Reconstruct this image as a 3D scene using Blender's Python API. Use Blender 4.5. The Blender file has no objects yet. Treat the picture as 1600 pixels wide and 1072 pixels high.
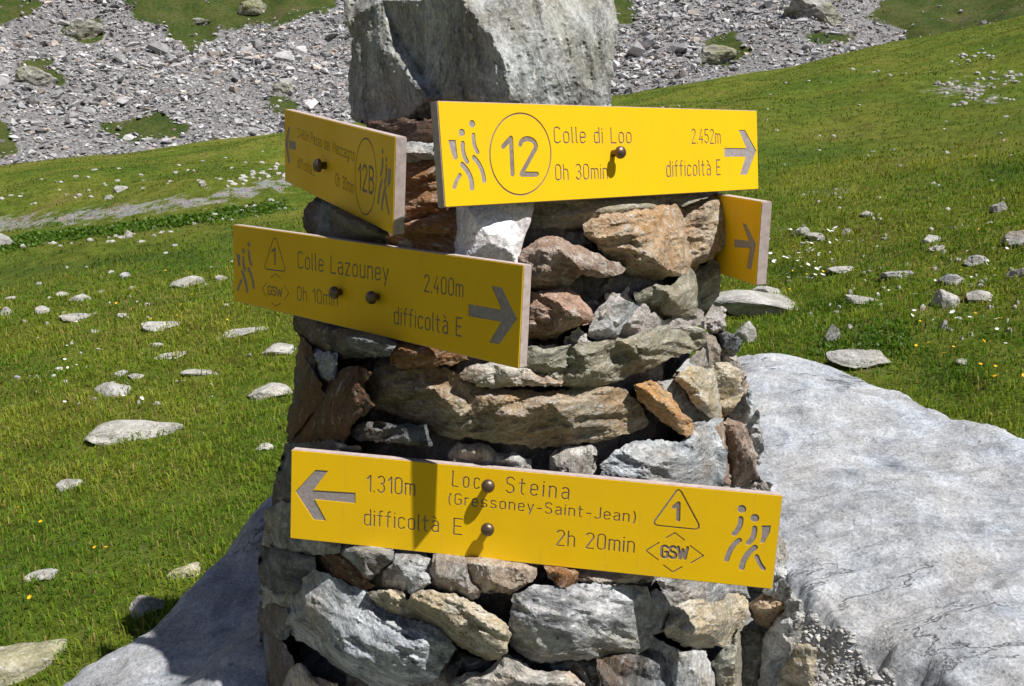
import bpy, bmesh, math, random
import numpy as np
from mathutils import Vector, Matrix
from mathutils.geometry import delaunay_2d_cdt

# ------------------------------------------------------------------ camera, sky, sun, exposure
S = bpy.context.scene
COL = S.collection
F = 1386.0                      # focal length in photo pixels (photo 1600 x 1072)
PITCH = math.radians(14.4)
EYE = np.array([0.0, 0.0, 1.6])
FW = np.array([0, math.cos(PITCH), -math.sin(PITCH)])
UP = np.array([0, math.sin(PITCH), math.cos(PITCH)])
RT = np.array([1.0, 0, 0])

cam = bpy.data.cameras.new('camera')
cam.sensor_fit = 'HORIZONTAL'
cam.sensor_width = 36.0
cam.lens = 36.0 * F / 1600.0
cam.clip_start = 0.05
cam.clip_end = 2000
camo = bpy.data.objects.new('camera', cam)
COL.objects.link(camo)
camo.location = EYE
camo.rotation_euler = (math.pi / 2 - PITCH, 0, 0)
S.camera = camo

SUNDIR = np.array([1.2, -0.72, 2.4]); SUNDIR /= np.linalg.norm(SUNDIR)
w = bpy.data.worlds.new('World'); S.world = w; w.use_nodes = True
wn = w.node_tree
for n in list(wn.nodes): wn.nodes.remove(n)
wo = wn.nodes.new('ShaderNodeOutputWorld'); wb = wn.nodes.new('ShaderNodeBackground'); ws = wn.nodes.new('ShaderNodeTexSky')
ws.sky_type = 'NISHITA'; ws.sun_disc = False
ws.sun_elevation = math.asin(SUNDIR[2])
ws.sun_rotation = math.atan2(SUNDIR[0], SUNDIR[1])
ws.altitude = 2400; ws.ozone_density = 3.0
wb.inputs['Strength'].default_value = 0.05
wn.links.new(ws.outputs[0], wb.inputs[0]); wn.links.new(wb.outputs[0], wo.inputs[0])
sl = bpy.data.lights.new('sun', 'SUN'); sl.energy = 5.0; sl.angle = math.radians(0.53); sl.color = (1.0, 0.965, 0.92)
so = bpy.data.objects.new('sun', sl); COL.objects.link(so)
so.rotation_euler = Vector(SUNDIR).to_track_quat('Z', 'Y').to_euler()
so.location = (4, -2, 9)
S.view_settings.view_transform = 'Standard'; S.view_settings.look = 'None'
S.view_settings.gamma = 1.0; S.view_settings.exposure = 0.42
S.cycles.use_denoising = True
S.cycles.max_bounces = 5; S.cycles.diffuse_bounces = 2
S.cycles.sample_clamp_indirect = 4.0

# ------------------------------------------------------------------ helpers
rng = np.random.default_rng(7)

def unproj(x, y, d):
    x = np.asarray(x, float); y = np.asarray(y, float); d = np.asarray(d, float)
    return EYE + d[..., None] * (FW + ((x - 800) / F)[..., None] * RT - ((y - 536) / F)[..., None] * UP)

def proj(p):
    q = p - EYE
    d = np.maximum(q @ FW, 1e-3)
    return 800 + F * (q @ RT) / d, 536 - F * (q @ UP) / d, q @ FW

def _hash(ix, iy, iz, s):
    h = (ix.astype(np.int64) * 374761393 + iy.astype(np.int64) * 668265263 + iz.astype(np.int64) * 2147483647 + s * 974634721) & 0xffffffff
    h = ((h ^ (h >> 13)) * 1274126177) & 0xffffffff
    h = (h ^ (h >> 16)) & 0xffffffff
    return h

def noise3(p, seed=0):
    p = np.asarray(p, float); i = np.floor(p).astype(np.int64); f = p - i
    u = f * f * f * (f * (f * 6 - 15) + 10)
    tot = 0
    for dx in (0, 1):
        for dy in (0, 1):
            for dz in (0, 1):
                h = _hash(i[:, 0] + dx, i[:, 1] + dy, i[:, 2] + dz, seed)
                gx = (h & 1023) / 511.5 - 1; gy = ((h >> 10) & 1023) / 511.5 - 1; gz = ((h >> 20) & 1023) / 511.5 - 1
                dot = gx * (f[:, 0] - dx) + gy * (f[:, 1] - dy) + gz * (f[:, 2] - dz)
                wx = u[:, 0] if dx else 1 - u[:, 0]; wy = u[:, 1] if dy else 1 - u[:, 1]; wz = u[:, 2] if dz else 1 - u[:, 2]
                tot = tot + dot * wx * wy * wz
    return tot

def fbm(p, seed=0, octaves=4, gain=0.5, ridged=False):
    p = np.asarray(p, float); a = 1.0; t = 0
    for o in range(octaves):
        n = noise3(p * 2.03 ** o + 17.3 * o, seed + o)
        t = t + a * ((0.5 - np.abs(n)) if ridged else n)
        a *= gain
    return t

def mesh_obj(name, verts, faces, mat=None, parent=None, loc=None, smooth=False, kind=None):
    me = bpy.data.meshes.new(name)
    verts = np.asarray(verts, float)
    if loc is not None: verts = verts - np.asarray(loc)
    if isinstance(faces, np.ndarray):
        n, k = faces.shape
        me.vertices.add(len(verts)); me.vertices.foreach_set('co', verts.astype(np.float32).ravel())
        me.loops.add(n * k); me.loops.foreach_set('vertex_index', faces.astype(np.int32).ravel())
        me.polygons.add(n); me.polygons.foreach_set('loop_start', np.arange(0, n * k, k, dtype=np.int32))
        me.update(calc_edges=True)
    else:
        me.from_pydata(verts.tolist(), [], faces); me.update()
    me.polygons.foreach_set('use_smooth', np.full(len(me.polygons), smooth))
    if mat: me.materials.append(mat)
    o = bpy.data.objects.new(name, me); COL.objects.link(o)
    if loc is not None: o.location = [float(v) for v in loc]
    if parent:
        o.parent = parent; o.matrix_parent_inverse = Matrix.Translation(-Vector(parent.location)) if parent.type == 'EMPTY' and parent.rotation_mode != 'QUATERNION' else parent.matrix_world.inverted()
    if kind: o['kind'] = kind
    return o

def fix_normals(o):
    bm = bmesh.new(); bm.from_mesh(o.data)
    bmesh.ops.recalc_face_normals(bm, faces=bm.faces)
    bm.to_mesh(o.data); bm.free()

def tag(o, label, cat, group=None):
    o['label'] = label; o['category'] = cat
    if group: o['group'] = group
    return o

def set_col(o, name, cols):
    a = o.data.color_attributes.new(name, 'FLOAT_COLOR', 'POINT')
    c = np.ones((len(o.data.vertices), 4), np.float32); c[:, :cols.shape[1]] = cols
    a.data.foreach_set('color', c.ravel())

def inpoly(px, py, poly):
    poly = np.asarray(poly, float); ins = np.zeros(len(px), bool)
    x0, y0 = poly[-1]
    for x1, y1 in poly:
        c = (y1 > py) != (y0 > py)
        with np.errstate(divide='ignore', invalid='ignore'):
            ins ^= c & (px < (x0 - x1) * (py - y1) / (y0 - y1 + 1e-12) + x1)
        x0, y0 = x1, y1
    return ins

def polydist(px, py, poly, closed=True):
    poly = np.asarray(poly, float); best = np.full(len(px), 1e9)
    n = len(poly)
    for i in range(n if closed else n - 1):
        a = poly[i]; b = poly[(i + 1) % n]; ab = b - a
        t = np.clip(((px - a[0]) * ab[0] + (py - a[1]) * ab[1]) / (ab @ ab + 1e-12), 0, 1)
        best = np.minimum(best, np.hypot(px - a[0] - t * ab[0], py - a[1] - t * ab[1]))
    return best

# ------------------------------------------------------------------ materials
class NT:
    def __init__(self, name):
        self.m = bpy.data.materials.new(name); self.m.use_nodes = True
        self.t = self.m.node_tree; self.b = self.t.nodes['Principled BSDF']
        self.b.inputs['Specular IOR Level'].default_value = 0.3
    def n(self, typ, **kw):
        x = self.t.nodes.new('ShaderNode' + typ)
        for k, v in kw.items():
            if k in x.inputs.keys(): x.inputs[k].default_value = v
            else: setattr(x, k, v)
        return x
    def l(self, a, b): self.t.links.new(a, b)
    def noise(self, vec, scale, detail=6, rough=0.6, dist=0.0):
        x = self.n('TexNoise'); x.inputs['Scale'].default_value = scale; x.inputs['Detail'].default_value = detail
        x.inputs['Roughness'].default_value = rough; x.inputs['Distortion'].default_value = dist
        if vec is not None: self.l(vec, x.inputs['Vector'])
        return x.outputs['Fac']
    def ramp(self, fac, stops):
        r = self.n('ValToRGB'); e = r.color_ramp.elements
        while len(e) < len(stops): e.new(0.5)
        for i, (p, c) in enumerate(stops):
            e[i].position = p; e[i].color = (c if len(c) == 4 else (*c, 1)) if isinstance(c, tuple) else (c, c, c, 1)
        self.l(fac, r.inputs[0]); return r.outputs[0]
    def mix(self, fac, a, b, mode='MIX'):
        x = self.n('Mix', data_type='RGBA', blend_type=mode)
        for s, v in ((x.inputs[0], fac), (x.inputs[6], a), (x.inputs[7], b)):
            if hasattr(v, 'links'): self.l(v, s)
            else: s.default_value = v if not isinstance(v, tuple) or len(v) == 4 else (*v, 1)
        return x.outputs[2]
    def math(self, op, a, b=0.0):
        x = self.n('Math', operation=op)
        for s, v in zip(x.inputs, (a, b)):
            if hasattr(v, 'links'): self.l(v, s)
            else: s.default_value = v
        return x.outputs[0]
    def bump(self, h, dist, strength=1.0, prev=None):
        b = self.n('Bump'); b.inputs['Distance'].default_value = dist; b.inputs['Strength'].default_value = strength
        self.l(h, b.inputs['Height'])
        if prev is not None: self.l(prev, b.inputs['Normal'])
        return b.outputs[0]
    def coords(self):
        tc = self.n('TexCoord'); oi = self.n('ObjectInfo')
        v = self.n('VectorMath', operation='ADD'); m = self.n('VectorMath', operation='SCALE')
        cm = self.n('CombineXYZ')
        for i in range(3): self.l(oi.outputs['Random'], cm.inputs[i])
        self.l(cm.outputs[0], m.inputs[0]); m.inputs['Scale'].default_value = 37.0
        self.l(tc.outputs['Object'], v.inputs[0]); self.l(m.outputs[0], v.inputs[1])
        return v.outputs[0]

R_ = math.radians
def rock_mat(name, a, b, c, rust=0.3, fleck=0.3, ang=0.0, stretch=5.0, scale=1.0, rustsoft=0.12, bump=1.0, white=(0.62, 0.61, 0.58), cracks=0.0):
    """a dark tone, b light tone, c stain; rust = share stained; fleck = share of pale flecks"""
    N = NT(name); v = N.coords()
    at = N.n('Attribute', attribute_type='OBJECT', attribute_name='foliation')
    vr = N.n('VectorRotate', rotation_type='Y_AXIS'); N.l(v, vr.inputs['Vector']); N.l(at.outputs['Fac'], vr.inputs['Angle'])
    mp = N.n('Mapping'); mp.inputs['Scale'].default_value = (1, 1, stretch)
    N.l(vr.outputs[0], mp.inputs['Vector'])
    # warp the foliation a little so that bands wander
    wv = N.n('TexNoise'); wv.inputs['Scale'].default_value = 7 * scale; wv.inputs['Detail'].default_value = 3; N.l(v, wv.inputs['Vector'])
    ad = N.n('VectorMath', operation='MULTIPLY_ADD'); N.l(wv.outputs['Color'], ad.inputs[0]); ad.inputs[1].default_value = (0.12, 0.12, 0.25); N.l(mp.outputs[0], ad.inputs[2])
    fv = ad.outputs[0]
    n1 = N.noise(fv, 10 * scale, 9, 0.68)
    base = N.ramp(n1, [(0.30, tuple(k * 0.45 for k in a)), (0.43, a), (0.56, b), (0.68, tuple(min(0.8, k * 1.35) for k in b))])
    n2 = N.noise(v, 6 * scale, 6, 0.62)
    base = N.mix(N.ramp(n2, [(max(0.0, 0.66 - rust * 0.5 - rustsoft), 0.0), (0.66 - rust * 0.5 + rustsoft, 1.0)]), base, N.mix(0.45, c, base, 'MULTIPLY') if False else N.mix(N.noise(fv, 22 * scale, 6, 0.7), tuple(k * 0.5 for k in c), tuple(min(.9, k * 1.45) for k in c)))
    n4 = N.noise(fv, 34 * scale, 7, 0.7)
    base = N.mix(N.ramp(n4, [(0.60 - fleck * 0.22, 0.0), (0.78 - fleck * 0.14, 0.85)]), base, white)
    n3 = N.noise(v, 140 * scale, 4, 0.7)
    base = N.mix(1.0, base, N.ramp(n3, [(0.3, 0.55), (0.5, 1.0), (0.72, 1.4)]), 'MULTIPLY')
    n5 = N.noise(v, 55 * scale, 3, 0.6)
    base = N.mix(N.ramp(n5, [(0.66, 0.0), (0.72, 0.75)]), base, tuple(k * 0.25 for k in a))
    if cracks:
        cm = N.n('Mapping'); cm.inputs['Rotation'].default_value = (0, 0, R_(-32)); cm.inputs['Scale'].default_value = (1.0, 3.2, 1.0); N.l(v, cm.inputs['Vector'])
        ck = N.noise(cm.outputs[0], 1.7, 6, .62, .25)
        lines = N.ramp(N.math('ABSOLUTE', N.math('SUBTRACT', ck, .5)), [(.0, 1.0), (.008, 0.0)])
        lines = N.math('MULTIPLY', lines, N.ramp(N.noise(v, 2.3, 2), [(.48, 0.0), (.6, cracks)]))
        base = N.mix(lines, base, tuple(k * .22 for k in a))
        st = N.noise(cm.outputs[0], 9.0, 9, .72, .15)
        base = N.mix(1.0, base, N.ramp(st, [(.30, .72), (.46, .98), (.56, 1.04), (.72, 1.25)]), 'MULTIPLY')
    N.l(base, N.b.inputs['Base Color'])
    N.b.inputs['Roughness'].default_value = 0.72
    nb = N.bump(n1, 0.012 * bump); nb = N.bump(n4, 0.006 * bump, 0.8, nb); nb = N.bump(n3, 0.0022 * bump, 0.7, nb)
    if cracks: nb = N.bump(lines, -.02, .8, nb); nb = N.bump(st, .01, .6, nb)
    N.l(nb, N.b.inputs['Normal'])
    return N.m

R_ = math.radians
M = {}
M['orange'] = rock_mat('orange_stained_gneiss', (.27, .235, .18), (.53, .47, .37), (.44, .255, .11), .36, .48, .2, 2.0, 1.3, .25, 1.3)
M['flake'] = rock_mat('orange_flake_schist', (.32, .25, .17), (.58, .48, .34), (.46, .25, .09), .36, .4, R_(-40), 7, 1, .2)
M['redbrown'] = rock_mat('red_brown_gneiss', (.22, .165, .13), (.42, .32, .265), (.34, .205, .14), .6, .3, R_(-20), 2.5, 1.2, .2)
M['brown'] = rock_mat('brown_gneiss', (.17, .14, .12), (.40, .35, .31), (.25, .155, .10), .38, .4, R_(-25), 3, 1.1, .2)
M['green'] = rock_mat('green_grey_schist', (.16, .17, .14), (.36, .36, .30), (.30, .26, .18), .35, .3, R_(25), 4)
M['tanschist'] = rock_mat('tan_green_schist', (.17, .17, .14), (.44, .41, .33), (.40, .27, .15), .36, .45, R_(6), 4.5, 1.15, .15, 1.5)
M['bluegrey'] = rock_mat('blue_grey_schist', (.21, .235, .26), (.46, .49, .515), (.33, .27, .21), .15, .45, R_(-10), 4, 1.1)
M['grey'] = rock_mat('grey_gneiss', (.155, .165, .17), (.36, .37, .375), (.27, .22, .17), .2, .35, R_(10), 3)
M['dark'] = rock_mat('shade_dark_grey_schist', (.065, .072, .08), (.165, .175, .185), (.13, .09, .06), .22, .15, R_(-15), 3)  # dark schist, deepened further to paint the shade on the left flank
M['rustdark'] = rock_mat('shade_dark_rusty_schist', (.055, .045, .04), (.13, .105, .09), (.12, .062, .03), .5, .12, R_(70), 3)  # rusty schist darkened to paint shade on the left flank and under the capstone
M['rust'] = rock_mat('rust_brown_schist', (.14, .10, .07), (.30, .22, .15), (.26, .13, .055), .65, .38, R_(4), 5)
M['cream'] = rock_mat('cream_quartzose_schist', (.30, .28, .22), (.54, .51, .43), (.44, .34, .19), .35, .5, R_(12), 3.5, 1, .15, 1.2)
M['pale'] = rock_mat('pale_grey_schist', (.30, .30, .28), (.54, .53, .50), (.42, .34, .26), .25, .5, R_(80), 5)
M['palegrey'] = rock_mat('pale_silver_schist', (.27, .29, .30), (.53, .555, .57), (.40, .35, .27), .16, .5, R_(8), 4)
M['tan'] = rock_mat('tan_gneiss', (.24, .225, .20), (.47, .44, .39), (.42, .29, .19), .28, .45, R_(8), 3.5)
M['violet'] = rock_mat('violet_grey_gneiss', (.165, .17, .18), (.39, .395, .41), (.28, .26, .19), .18, .42, R_(-20), 2.5)
M['cap'] = rock_mat('capstone_schist', (.20, .225, .235), (.47, .50, .50), (.25, .225, .17), .30, .36, R_(78), 3.2, 1.0, .2, 1.0)
M['quartz'] = rock_mat('white_quartz', (.66, .64, .66), (.80, .79, .80), (.66, .58, .56), .1, .5, .4, 1.2, 1.0, .2, 0.35, (.84, .83, .83))
M['quartz'].node_tree.nodes['Principled BSDF'].inputs['Roughness'].default_value = 0.35
M['mortar'] = rock_mat('pale_lime_mortar', (.50, .46, .43), (.72, .68, .66), (.56, .48, .42), .2, .4, 0, 1, 3.0, .2, 1.5)
M['core'] = rock_mat('grey_mortar_core', (.24, .23, .22), (.40, .385, .37), (.28, .23, .19), .25, .3, 0, 1, 2.0)
M['boulder'] = rock_mat('weathered_pale_boulder', (.25, .275, .31), (.41, .445, .49), (.38, .37, .36), .25, .22, R_(6), 1.6, 1.1, .2, .7, (.56, .55, .55), cracks=.45)
M['meadow_rock'] = rock_mat('weathered_meadow_rock', (.25, .248, .24), (.45, .445, .43), (.36, .335, .28), .3, .3, R_(5), 2.5, 0.7, .2, 1.3)
M['lichen_rock'] = rock_mat('lichen_spotted_rock', (.24, .22, .18), (.40, .37, .31), (.33, .31, .16), .35, .3, 0, 1.5, 0.8, .15, 1.2)

M['far_rock'] = rock_mat('far_outcrop_rock', (.14, .135, .125), (.36, .35, .33), (.20, .20, .10), .3, .3, 0, 3, .06, .15, 12)
def scree_mat():
    N = NT('scree_stone'); a = N.n('VertexColor', layer_name='tint'); g = N.n('NewGeometry')
    n = N.noise(g.outputs['Position'], 2.2, 6, 0.7)
    N.l(N.mix(1.0, a.outputs[0], N.ramp(n, [(0.3, .6), (.5, 1.0), (.7, 1.35)]), 'MULTIPLY'), N.b.inputs['Base Color'])
    N.b.inputs['Roughness'].default_value = .85
    return N.m
M['scree'] = scree_mat()

def grass_mat():
    N = NT('grass_blades'); a = N.n('VertexColor', layer_name='tint')
    N.l(a.outputs[0], N.b.inputs['Base Color']); N.b.inputs['Roughness'].default_value = .55
    tr = N.n('BsdfTranslucent'); N.l(N.mix(1.0, a.outputs[0], (1.3, 1.35, .6), 'MULTIPLY'), tr.inputs[0])
    mx = N.n('MixShader'); mx.inputs[0].default_value = .38
    N.l(N.b.outputs[0], mx.inputs[1]); N.l(tr.outputs[0], mx.inputs[2])
    N.l(mx.outputs[0], N.t.nodes['Material Output'].inputs[0])
    return N.m
M['grass'] = grass_mat()

def ground_mat():
    N = NT('alpine_turf'); g = N.n('NewGeometry'); p = g.outputs['Position']
    a = N.n('VertexColor', layer_name='mask')      # r: gravel, g: scree ground, b: lush
    sp = N.n('SeparateColor'); N.l(a.outputs[0], sp.inputs[0])
    n1 = N.noise(p, .55, 7, .62); n2 = N.noise(p, 5.0, 7, .72); n3 = N.noise(p, 34., 8, .75)
    turf = N.ramp(n1, [(.30, (.062, .110, .012)), (.45, (.098, .138, .015)), (.57, (.138, .158, .021)), (.70, (.180, .162, .042))])
    turf = N.mix(1.0, turf, N.ramp(n2, [(.28, .45), (.5, 1.0), (.72, 1.5)]), 'MULTIPLY')
    turf = N.mix(1.0, turf, N.ramp(n3, [(.28, .55), (.5, 1.0), (.72, 1.35)]), 'MULTIPLY')
    turf = N.mix(N.math('MULTIPLY', sp.outputs[2], .8), turf, N.mix(n2, (.02, .05, .007), (.06, .12, .016)))
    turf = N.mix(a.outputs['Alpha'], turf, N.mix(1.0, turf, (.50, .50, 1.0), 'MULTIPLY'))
    soil = N.ramp(n2, [(.58, 0.0), (.68, 1.0)])
    turf = N.mix(N.math('MULTIPLY', soil, .55), turf, N.mix(n3, (.06, .05, .035), (.14, .12, .085)))
    vo = N.n('TexVoronoi'); vo.inputs['Scale'].default_value = 11; N.l(p, vo.inputs['Vector'])
    grav = N.mix(1.0, N.mix(.75, vo.outputs['Color'], (.5, .5, .5)), (.40, .385, .36), 'MULTIPLY')
    grav = N.mix(N.ramp(n3, [(.45, 0.), (.6, .8)]), grav, (.46, .45, .43))
    gm = N.ramp(N.math('ADD', sp.outputs[0], N.math('MULTIPLY', N.math('SUBTRACT', n2, .5), 2.2)), [(.40, 0.), (.62, 1.)])
    col = N.mix(gm, turf, grav)
    sg = N.ramp(N.noise(p, 5.0, 10, .85), [(.36, (.035, .035, .035)), (.5, (.17, .165, .165)), (.62, (.42, .405, .41))])
    sm = N.ramp(N.math('ADD', sp.outputs[1], N.math('MULTIPLY', N.math('SUBTRACT', n1, .5), 1.2)), [(.42, 0.), (.58, 1.)])
    col = N.mix(sm, col, sg)
    N.l(col, N.b.inputs['Base Color']); N.b.inputs['Roughness'].default_value = .95; N.b.inputs['Specular IOR Level'].default_value = .1
    nb = N.bump(n2, .10, .8); nb = N.bump(n3, .03, .8, nb); N.l(nb, N.b.inputs['Normal'])
    return N.m
M['ground'] = ground_mat()

def plain(name, col, rough=.6, metal=0., noise=0., nscale=60, spec=.3):
    N = NT(name); N.b.inputs['Roughness'].default_value = rough; N.b.inputs['Metallic'].default_value = metal
    N.b.inputs['Specular IOR Level'].default_value = spec
    if noise:
        v = N.coords(); n = N.noise(v, nscale, 5, .65)
        N.l(N.mix(1.0, (*col, 1), N.ramp(n, [(.3, 1 - noise), (.7, 1 + noise * .6)]), 'MULTIPLY'), N.b.inputs['Base Color'])
        N.l(N.bump(n, .0008, .4), N.b.inputs['Normal'])
    else: N.b.inputs['Base Color'].default_value = (*col, 1)
    return N.m

def yellow_mat():
    N = NT('yellow_sign_laminate'); v = N.coords()
    n1 = N.noise(v, 9, 5, .6); n2 = N.noise(v, 240, 3, .6)
    mp = N.n('Mapping'); mp.inputs['Scale'].default_value = (26, 3, 3); N.l(v, mp.inputs['Vector'])
    n3 = N.noise(mp.outputs[0], 3, 6, .7)
    c = N.mix(N.ramp(n1, [(.35, 0.), (.75, .7)]), (.84, .52, .003), (.75, .45, .007))
    c = N.mix(N.ramp(n3, [(.58, 0.), (.78, .34)]), c, (.42, .28, .05))
    c = N.mix(N.ramp(N.noise(v, 75, 6, .75), [(.66, 0.), (.76, .55)]), c, (.30, .19, .03))
    N.l(c, N.b.inputs['Base Color'])
    N.l(N.ramp(n1, [(.3, .5), (.7, .66)]), N.b.inputs['Roughness'])
    N.l(N.bump(n2, .0003, .5), N.b.inputs['Normal'])
    N.b.inputs['Specular IOR Level'].default_value = .25
    return N.m
M['yellow'] = yellow_mat()
M['signcore'] = plain('sign_core_laminate', (.46, .38, .36), .7, 0, .25, 90)
M['engraved_shaded'] = plain('engraved_core_shaded', (.25, .205, .18), .8, 0, .3, 160)  # core colour darkened to paint the shade inside narrow grooves
M['cutout_lit'] = plain('engraved_core_lit', (.33, .29, .285), .75, 0, .3, 160)  # same core painted lighter, as wide cuts catch more light
M['bolt'] = plain('dull_steel_bolt', (.17, .12, .09), .42, .75, .35, 300, .5)
M['yflower'] = plain('yellow_petals', (.75, .42, .01), .6)
M['wflower'] = plain('white_petals', (.75, .74, .70), .6)
M['leaf'] = grass_mat()

# ------------------------------------------------------------------ terrain
RIDGE = 30.0
_rp = [(0, 264), (150, 242), (300, 224), (450, 206), (560, 192), (700, 176), (950, 151), (1100, 126), (1250, 98), (1400, 66), (1500, 45), (1600, 22)]
_ra, _re = [], []
for x, y in _rp:
    v = FW + (x - 800) / F * RT - (y - 536) / F * UP
    _ra.append(math.atan2(v[0], v[1])); _re.append(v[2] / math.hypot(v[0], v[1]))
GA = np.array([-math.pi, -2.0, -1.0] + _ra + [1.0, 2.0, math.pi])
GE = np.array([0.0, -.06, -.05] + [e + 1.6 / RIDGE for e in _re] + [.24, .18, 0.0])

def terrain(x, y):
    x = np.asarray(x, float); y = np.asarray(y, float)
    r = np.hypot(x, y); az = np.arctan2(x, y)
    g = np.interp(az, GA, GE)
    p = np.stack([x.ravel(), y.ravel(), 0 * x.ravel()], 1)
    rr = np.minimum(r, RIDGE)
    und = (fbm(p * .16, 3, 3).reshape(r.shape) * .75 * np.clip((r - 3) / 12, 0, 1) * np.clip((RIDGE + 6 - r) / 14, 0.12, 1)
           + fbm(p * .9, 5, 3).reshape(r.shape) * .10 * np.clip((r - 1) / 3, 0, 1) * np.clip((26 - r) / 10, .1, 1))
    z = g * rr + und
    ex = np.maximum(r - RIDGE, 0)
    z = z - .10 * ex * ex / (ex + 4)
    base = -2.4 + 1.3 * np.sin(az * 2.2 + .6)
    rough = fbm(p * .045, 11, 4).reshape(r.shape) * 5.5 + fbm(p * .25, 13, 3).reshape(r.shape) * .9
    sc = base + .47 * np.maximum(r - 54, -30) + rough * np.clip((r - 50) / 25, 0, 1)
    k = np.clip((r - 42) / 12, 0, 1)
    far = np.maximum(z, sc) * k + z * (1 - k)
    return np.where(r > 42, far, z)

def ground_hit(px, py, rmax=RIDGE):
    """world point where the ray through a photo pixel meets the terrain"""
    v = FW + (px - 800) / F * RT - (py - 536) / F * UP
    k = 1 / np.hypot(v[0], v[1]); lo, t = 1.2, np.geomspace(1.2, rmax, 90)
    for step in range(2):
        p = EYE + (t * k)[:, None] * v
        below = p[:, 2] < terrain(p[:, 0], p[:, 1])
        i = int(np.argmax(below)) if below.any() else len(t) - 1
        if step == 0: t = np.linspace(t[max(i - 1, 0)], t[i], 30)
    return p[i]

def build_ground():
    az = np.concatenate([np.linspace(-math.pi, -.86, 40, endpoint=False), np.linspace(-.86, .86, 440), np.linspace(.86, math.pi, 41)[1:-1]])
    r = np.concatenate([[0.0], np.geomspace(.4, 30, 210), np.linspace(30.3, 56, 60), np.linspace(56.4, 130, 150), np.geomspace(132, 900, 25)])
    A, Rr = np.meshgrid(az, r)
    X = Rr * np.sin(A); Y = Rr * np.cos(A); Z = terrain(X, Y)
    V = np.stack([X.ravel(), Y.ravel(), Z.ravel()], 1)
    na, nr = len(az), len(r)
    i, j = np.meshgrid(np.arange(nr - 1), np.arange(na), indexing='ij')
    j2 = (j + 1) % na
    Fc = np.stack([i * na + j, i * na + j2, (i + 1) * na + j2, (i + 1) * na + j], -1).reshape(-1, 4)
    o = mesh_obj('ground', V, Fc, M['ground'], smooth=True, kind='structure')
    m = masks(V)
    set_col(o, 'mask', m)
    return o

GREEN = [  # grassy tongues on the far slope, as seen in the photograph
    [(169, -40), (193, 20), (255, 38), (276, 70), (286, 84), (331, 64), (352, 48), (414, 42), (510, 22), (560, -40)],
    [(-20, -40), (70, -40), (28, 30), (-20, 55)],
    [(95, 40), (140, 32), (165, 40), (150, 70), (120, 66)],
    [(40, 95), (90, 88), (98, 140), (62, 140)],
    [(-20, 175), (20, 190), (40, 240), (-20, 250)],
    [(160, 190), (235, 178), (290, 200), (285, 218), (190, 215)],
    [(430, 150), (480, 155), (470, 185), (425, 175)],
    [(1090, 70), (1150, 62), (1178, 84), (1130, 105), (1095, 100)],
    [(1340, 30), (1400, -40), (1640, -40), (1640, 40), (1400, 70)],
    [(1265, 55), (1320, 45), (1340, 60), (1280, 66)],
    [(955, -40), (1010, -40), (985, 40), (955, 60)],
]
PATH = [(-20, 352), (110, 340), (220, 326), (330, 310), (420, 292), (470, 280)]
LUSH = [(0, 385), (60, 372), (150, 362), (250, 350), (330, 340), (440, 322)]
def masks(V):
    px, py, d = proj(V); r = np.hypot(V[:, 0], V[:, 1]); ok = d > .3
    wx, wy = px + fbm(V * .16, 61, 4, .65) * 34 * (r > 40), py + fbm(V * .16 + 7, 62, 4, .65) * 18 * (r > 40)
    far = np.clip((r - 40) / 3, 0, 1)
    near = r < RIDGE + 4
    grav = np.where(ok & near, np.exp(-(polydist(px, py, PATH, False) / 15) ** 2), 0) * .60
    # two bare stony patches on the right hillside
    for cx, cy, sx, sy in ((1500, 140, 70, 14), (1545, 158, 45, 8), (1290, 300, 30, 6)):
        grav = np.maximum(grav, np.where(ok & near, .55 * np.exp(-((px - cx) / sx) ** 2 - ((py - cy) / sy) ** 2), 0))
    lush = np.where(ok & near, np.exp(-(polydist(px, py, LUSH, False) / 9) ** 2), 0)
    lush = np.maximum(lush, np.where(ok & near, .8 * np.exp(-(polydist(px, py, [(-10, 428), (80, 420), (180, 409), (300, 396)], False) / 7) ** 2), 0))
    for cx, cy, sx, sy in ((1360, 530, 70, 22), (1480, 590, 45, 26), (1580, 270, 50, 16), (1300, 480, 60, 10), (1240, 425, 40, 16)):
        lush = np.maximum(lush, np.where(ok & near, .75 * np.exp(-((px - cx) / sx) ** 2 - ((py - cy) / sy) ** 2), 0))
    gr = np.zeros(len(V))
    for g in GREEN: pd = polydist(wx, wy, g); gr = np.maximum(gr, np.clip(.5 + np.where(inpoly(wx, wy, g), pd, -pd) / 26, 0, 1))
    scree = far * (1 - np.where(ok, gr, 0))
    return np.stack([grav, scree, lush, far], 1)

ground = build_ground()

# ------------------------------------------------------------------ generic loose rock
def ico(sub):
    bm = bmesh.new(); bmesh.ops.create_icosphere(bm, subdivisions=sub, radius=1.0)
    v = np.array([q.co[:] for q in bm.verts]); f = np.array([[q.index for q in p.verts] for p in bm.faces]); bm.free()
    return v, f
ICO = {s: ico(s) for s in (1, 2, 3, 4)}

def rock_verts(seed, sub=3, cuts=9, rough=.10, freq=2.2, sharp=1.0):
    g = np.random.default_rng(seed); v, f = ICO[sub]; v = v.copy()
    for k in range(cuts):
        n = g.normal(size=3); n /= np.linalg.norm(n); h = g.uniform(.52, .85)
        d = v @ n; ex = np.maximum(d - h, 0) * .94 * sharp
        v -= ex[:, None] * n
    nn = ICO[sub][0]
    v = v + nn * (fbm(v * freq, seed % 977, 5, .55) * rough)[:, None]
    return v / np.abs(v).max(0), f

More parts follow.
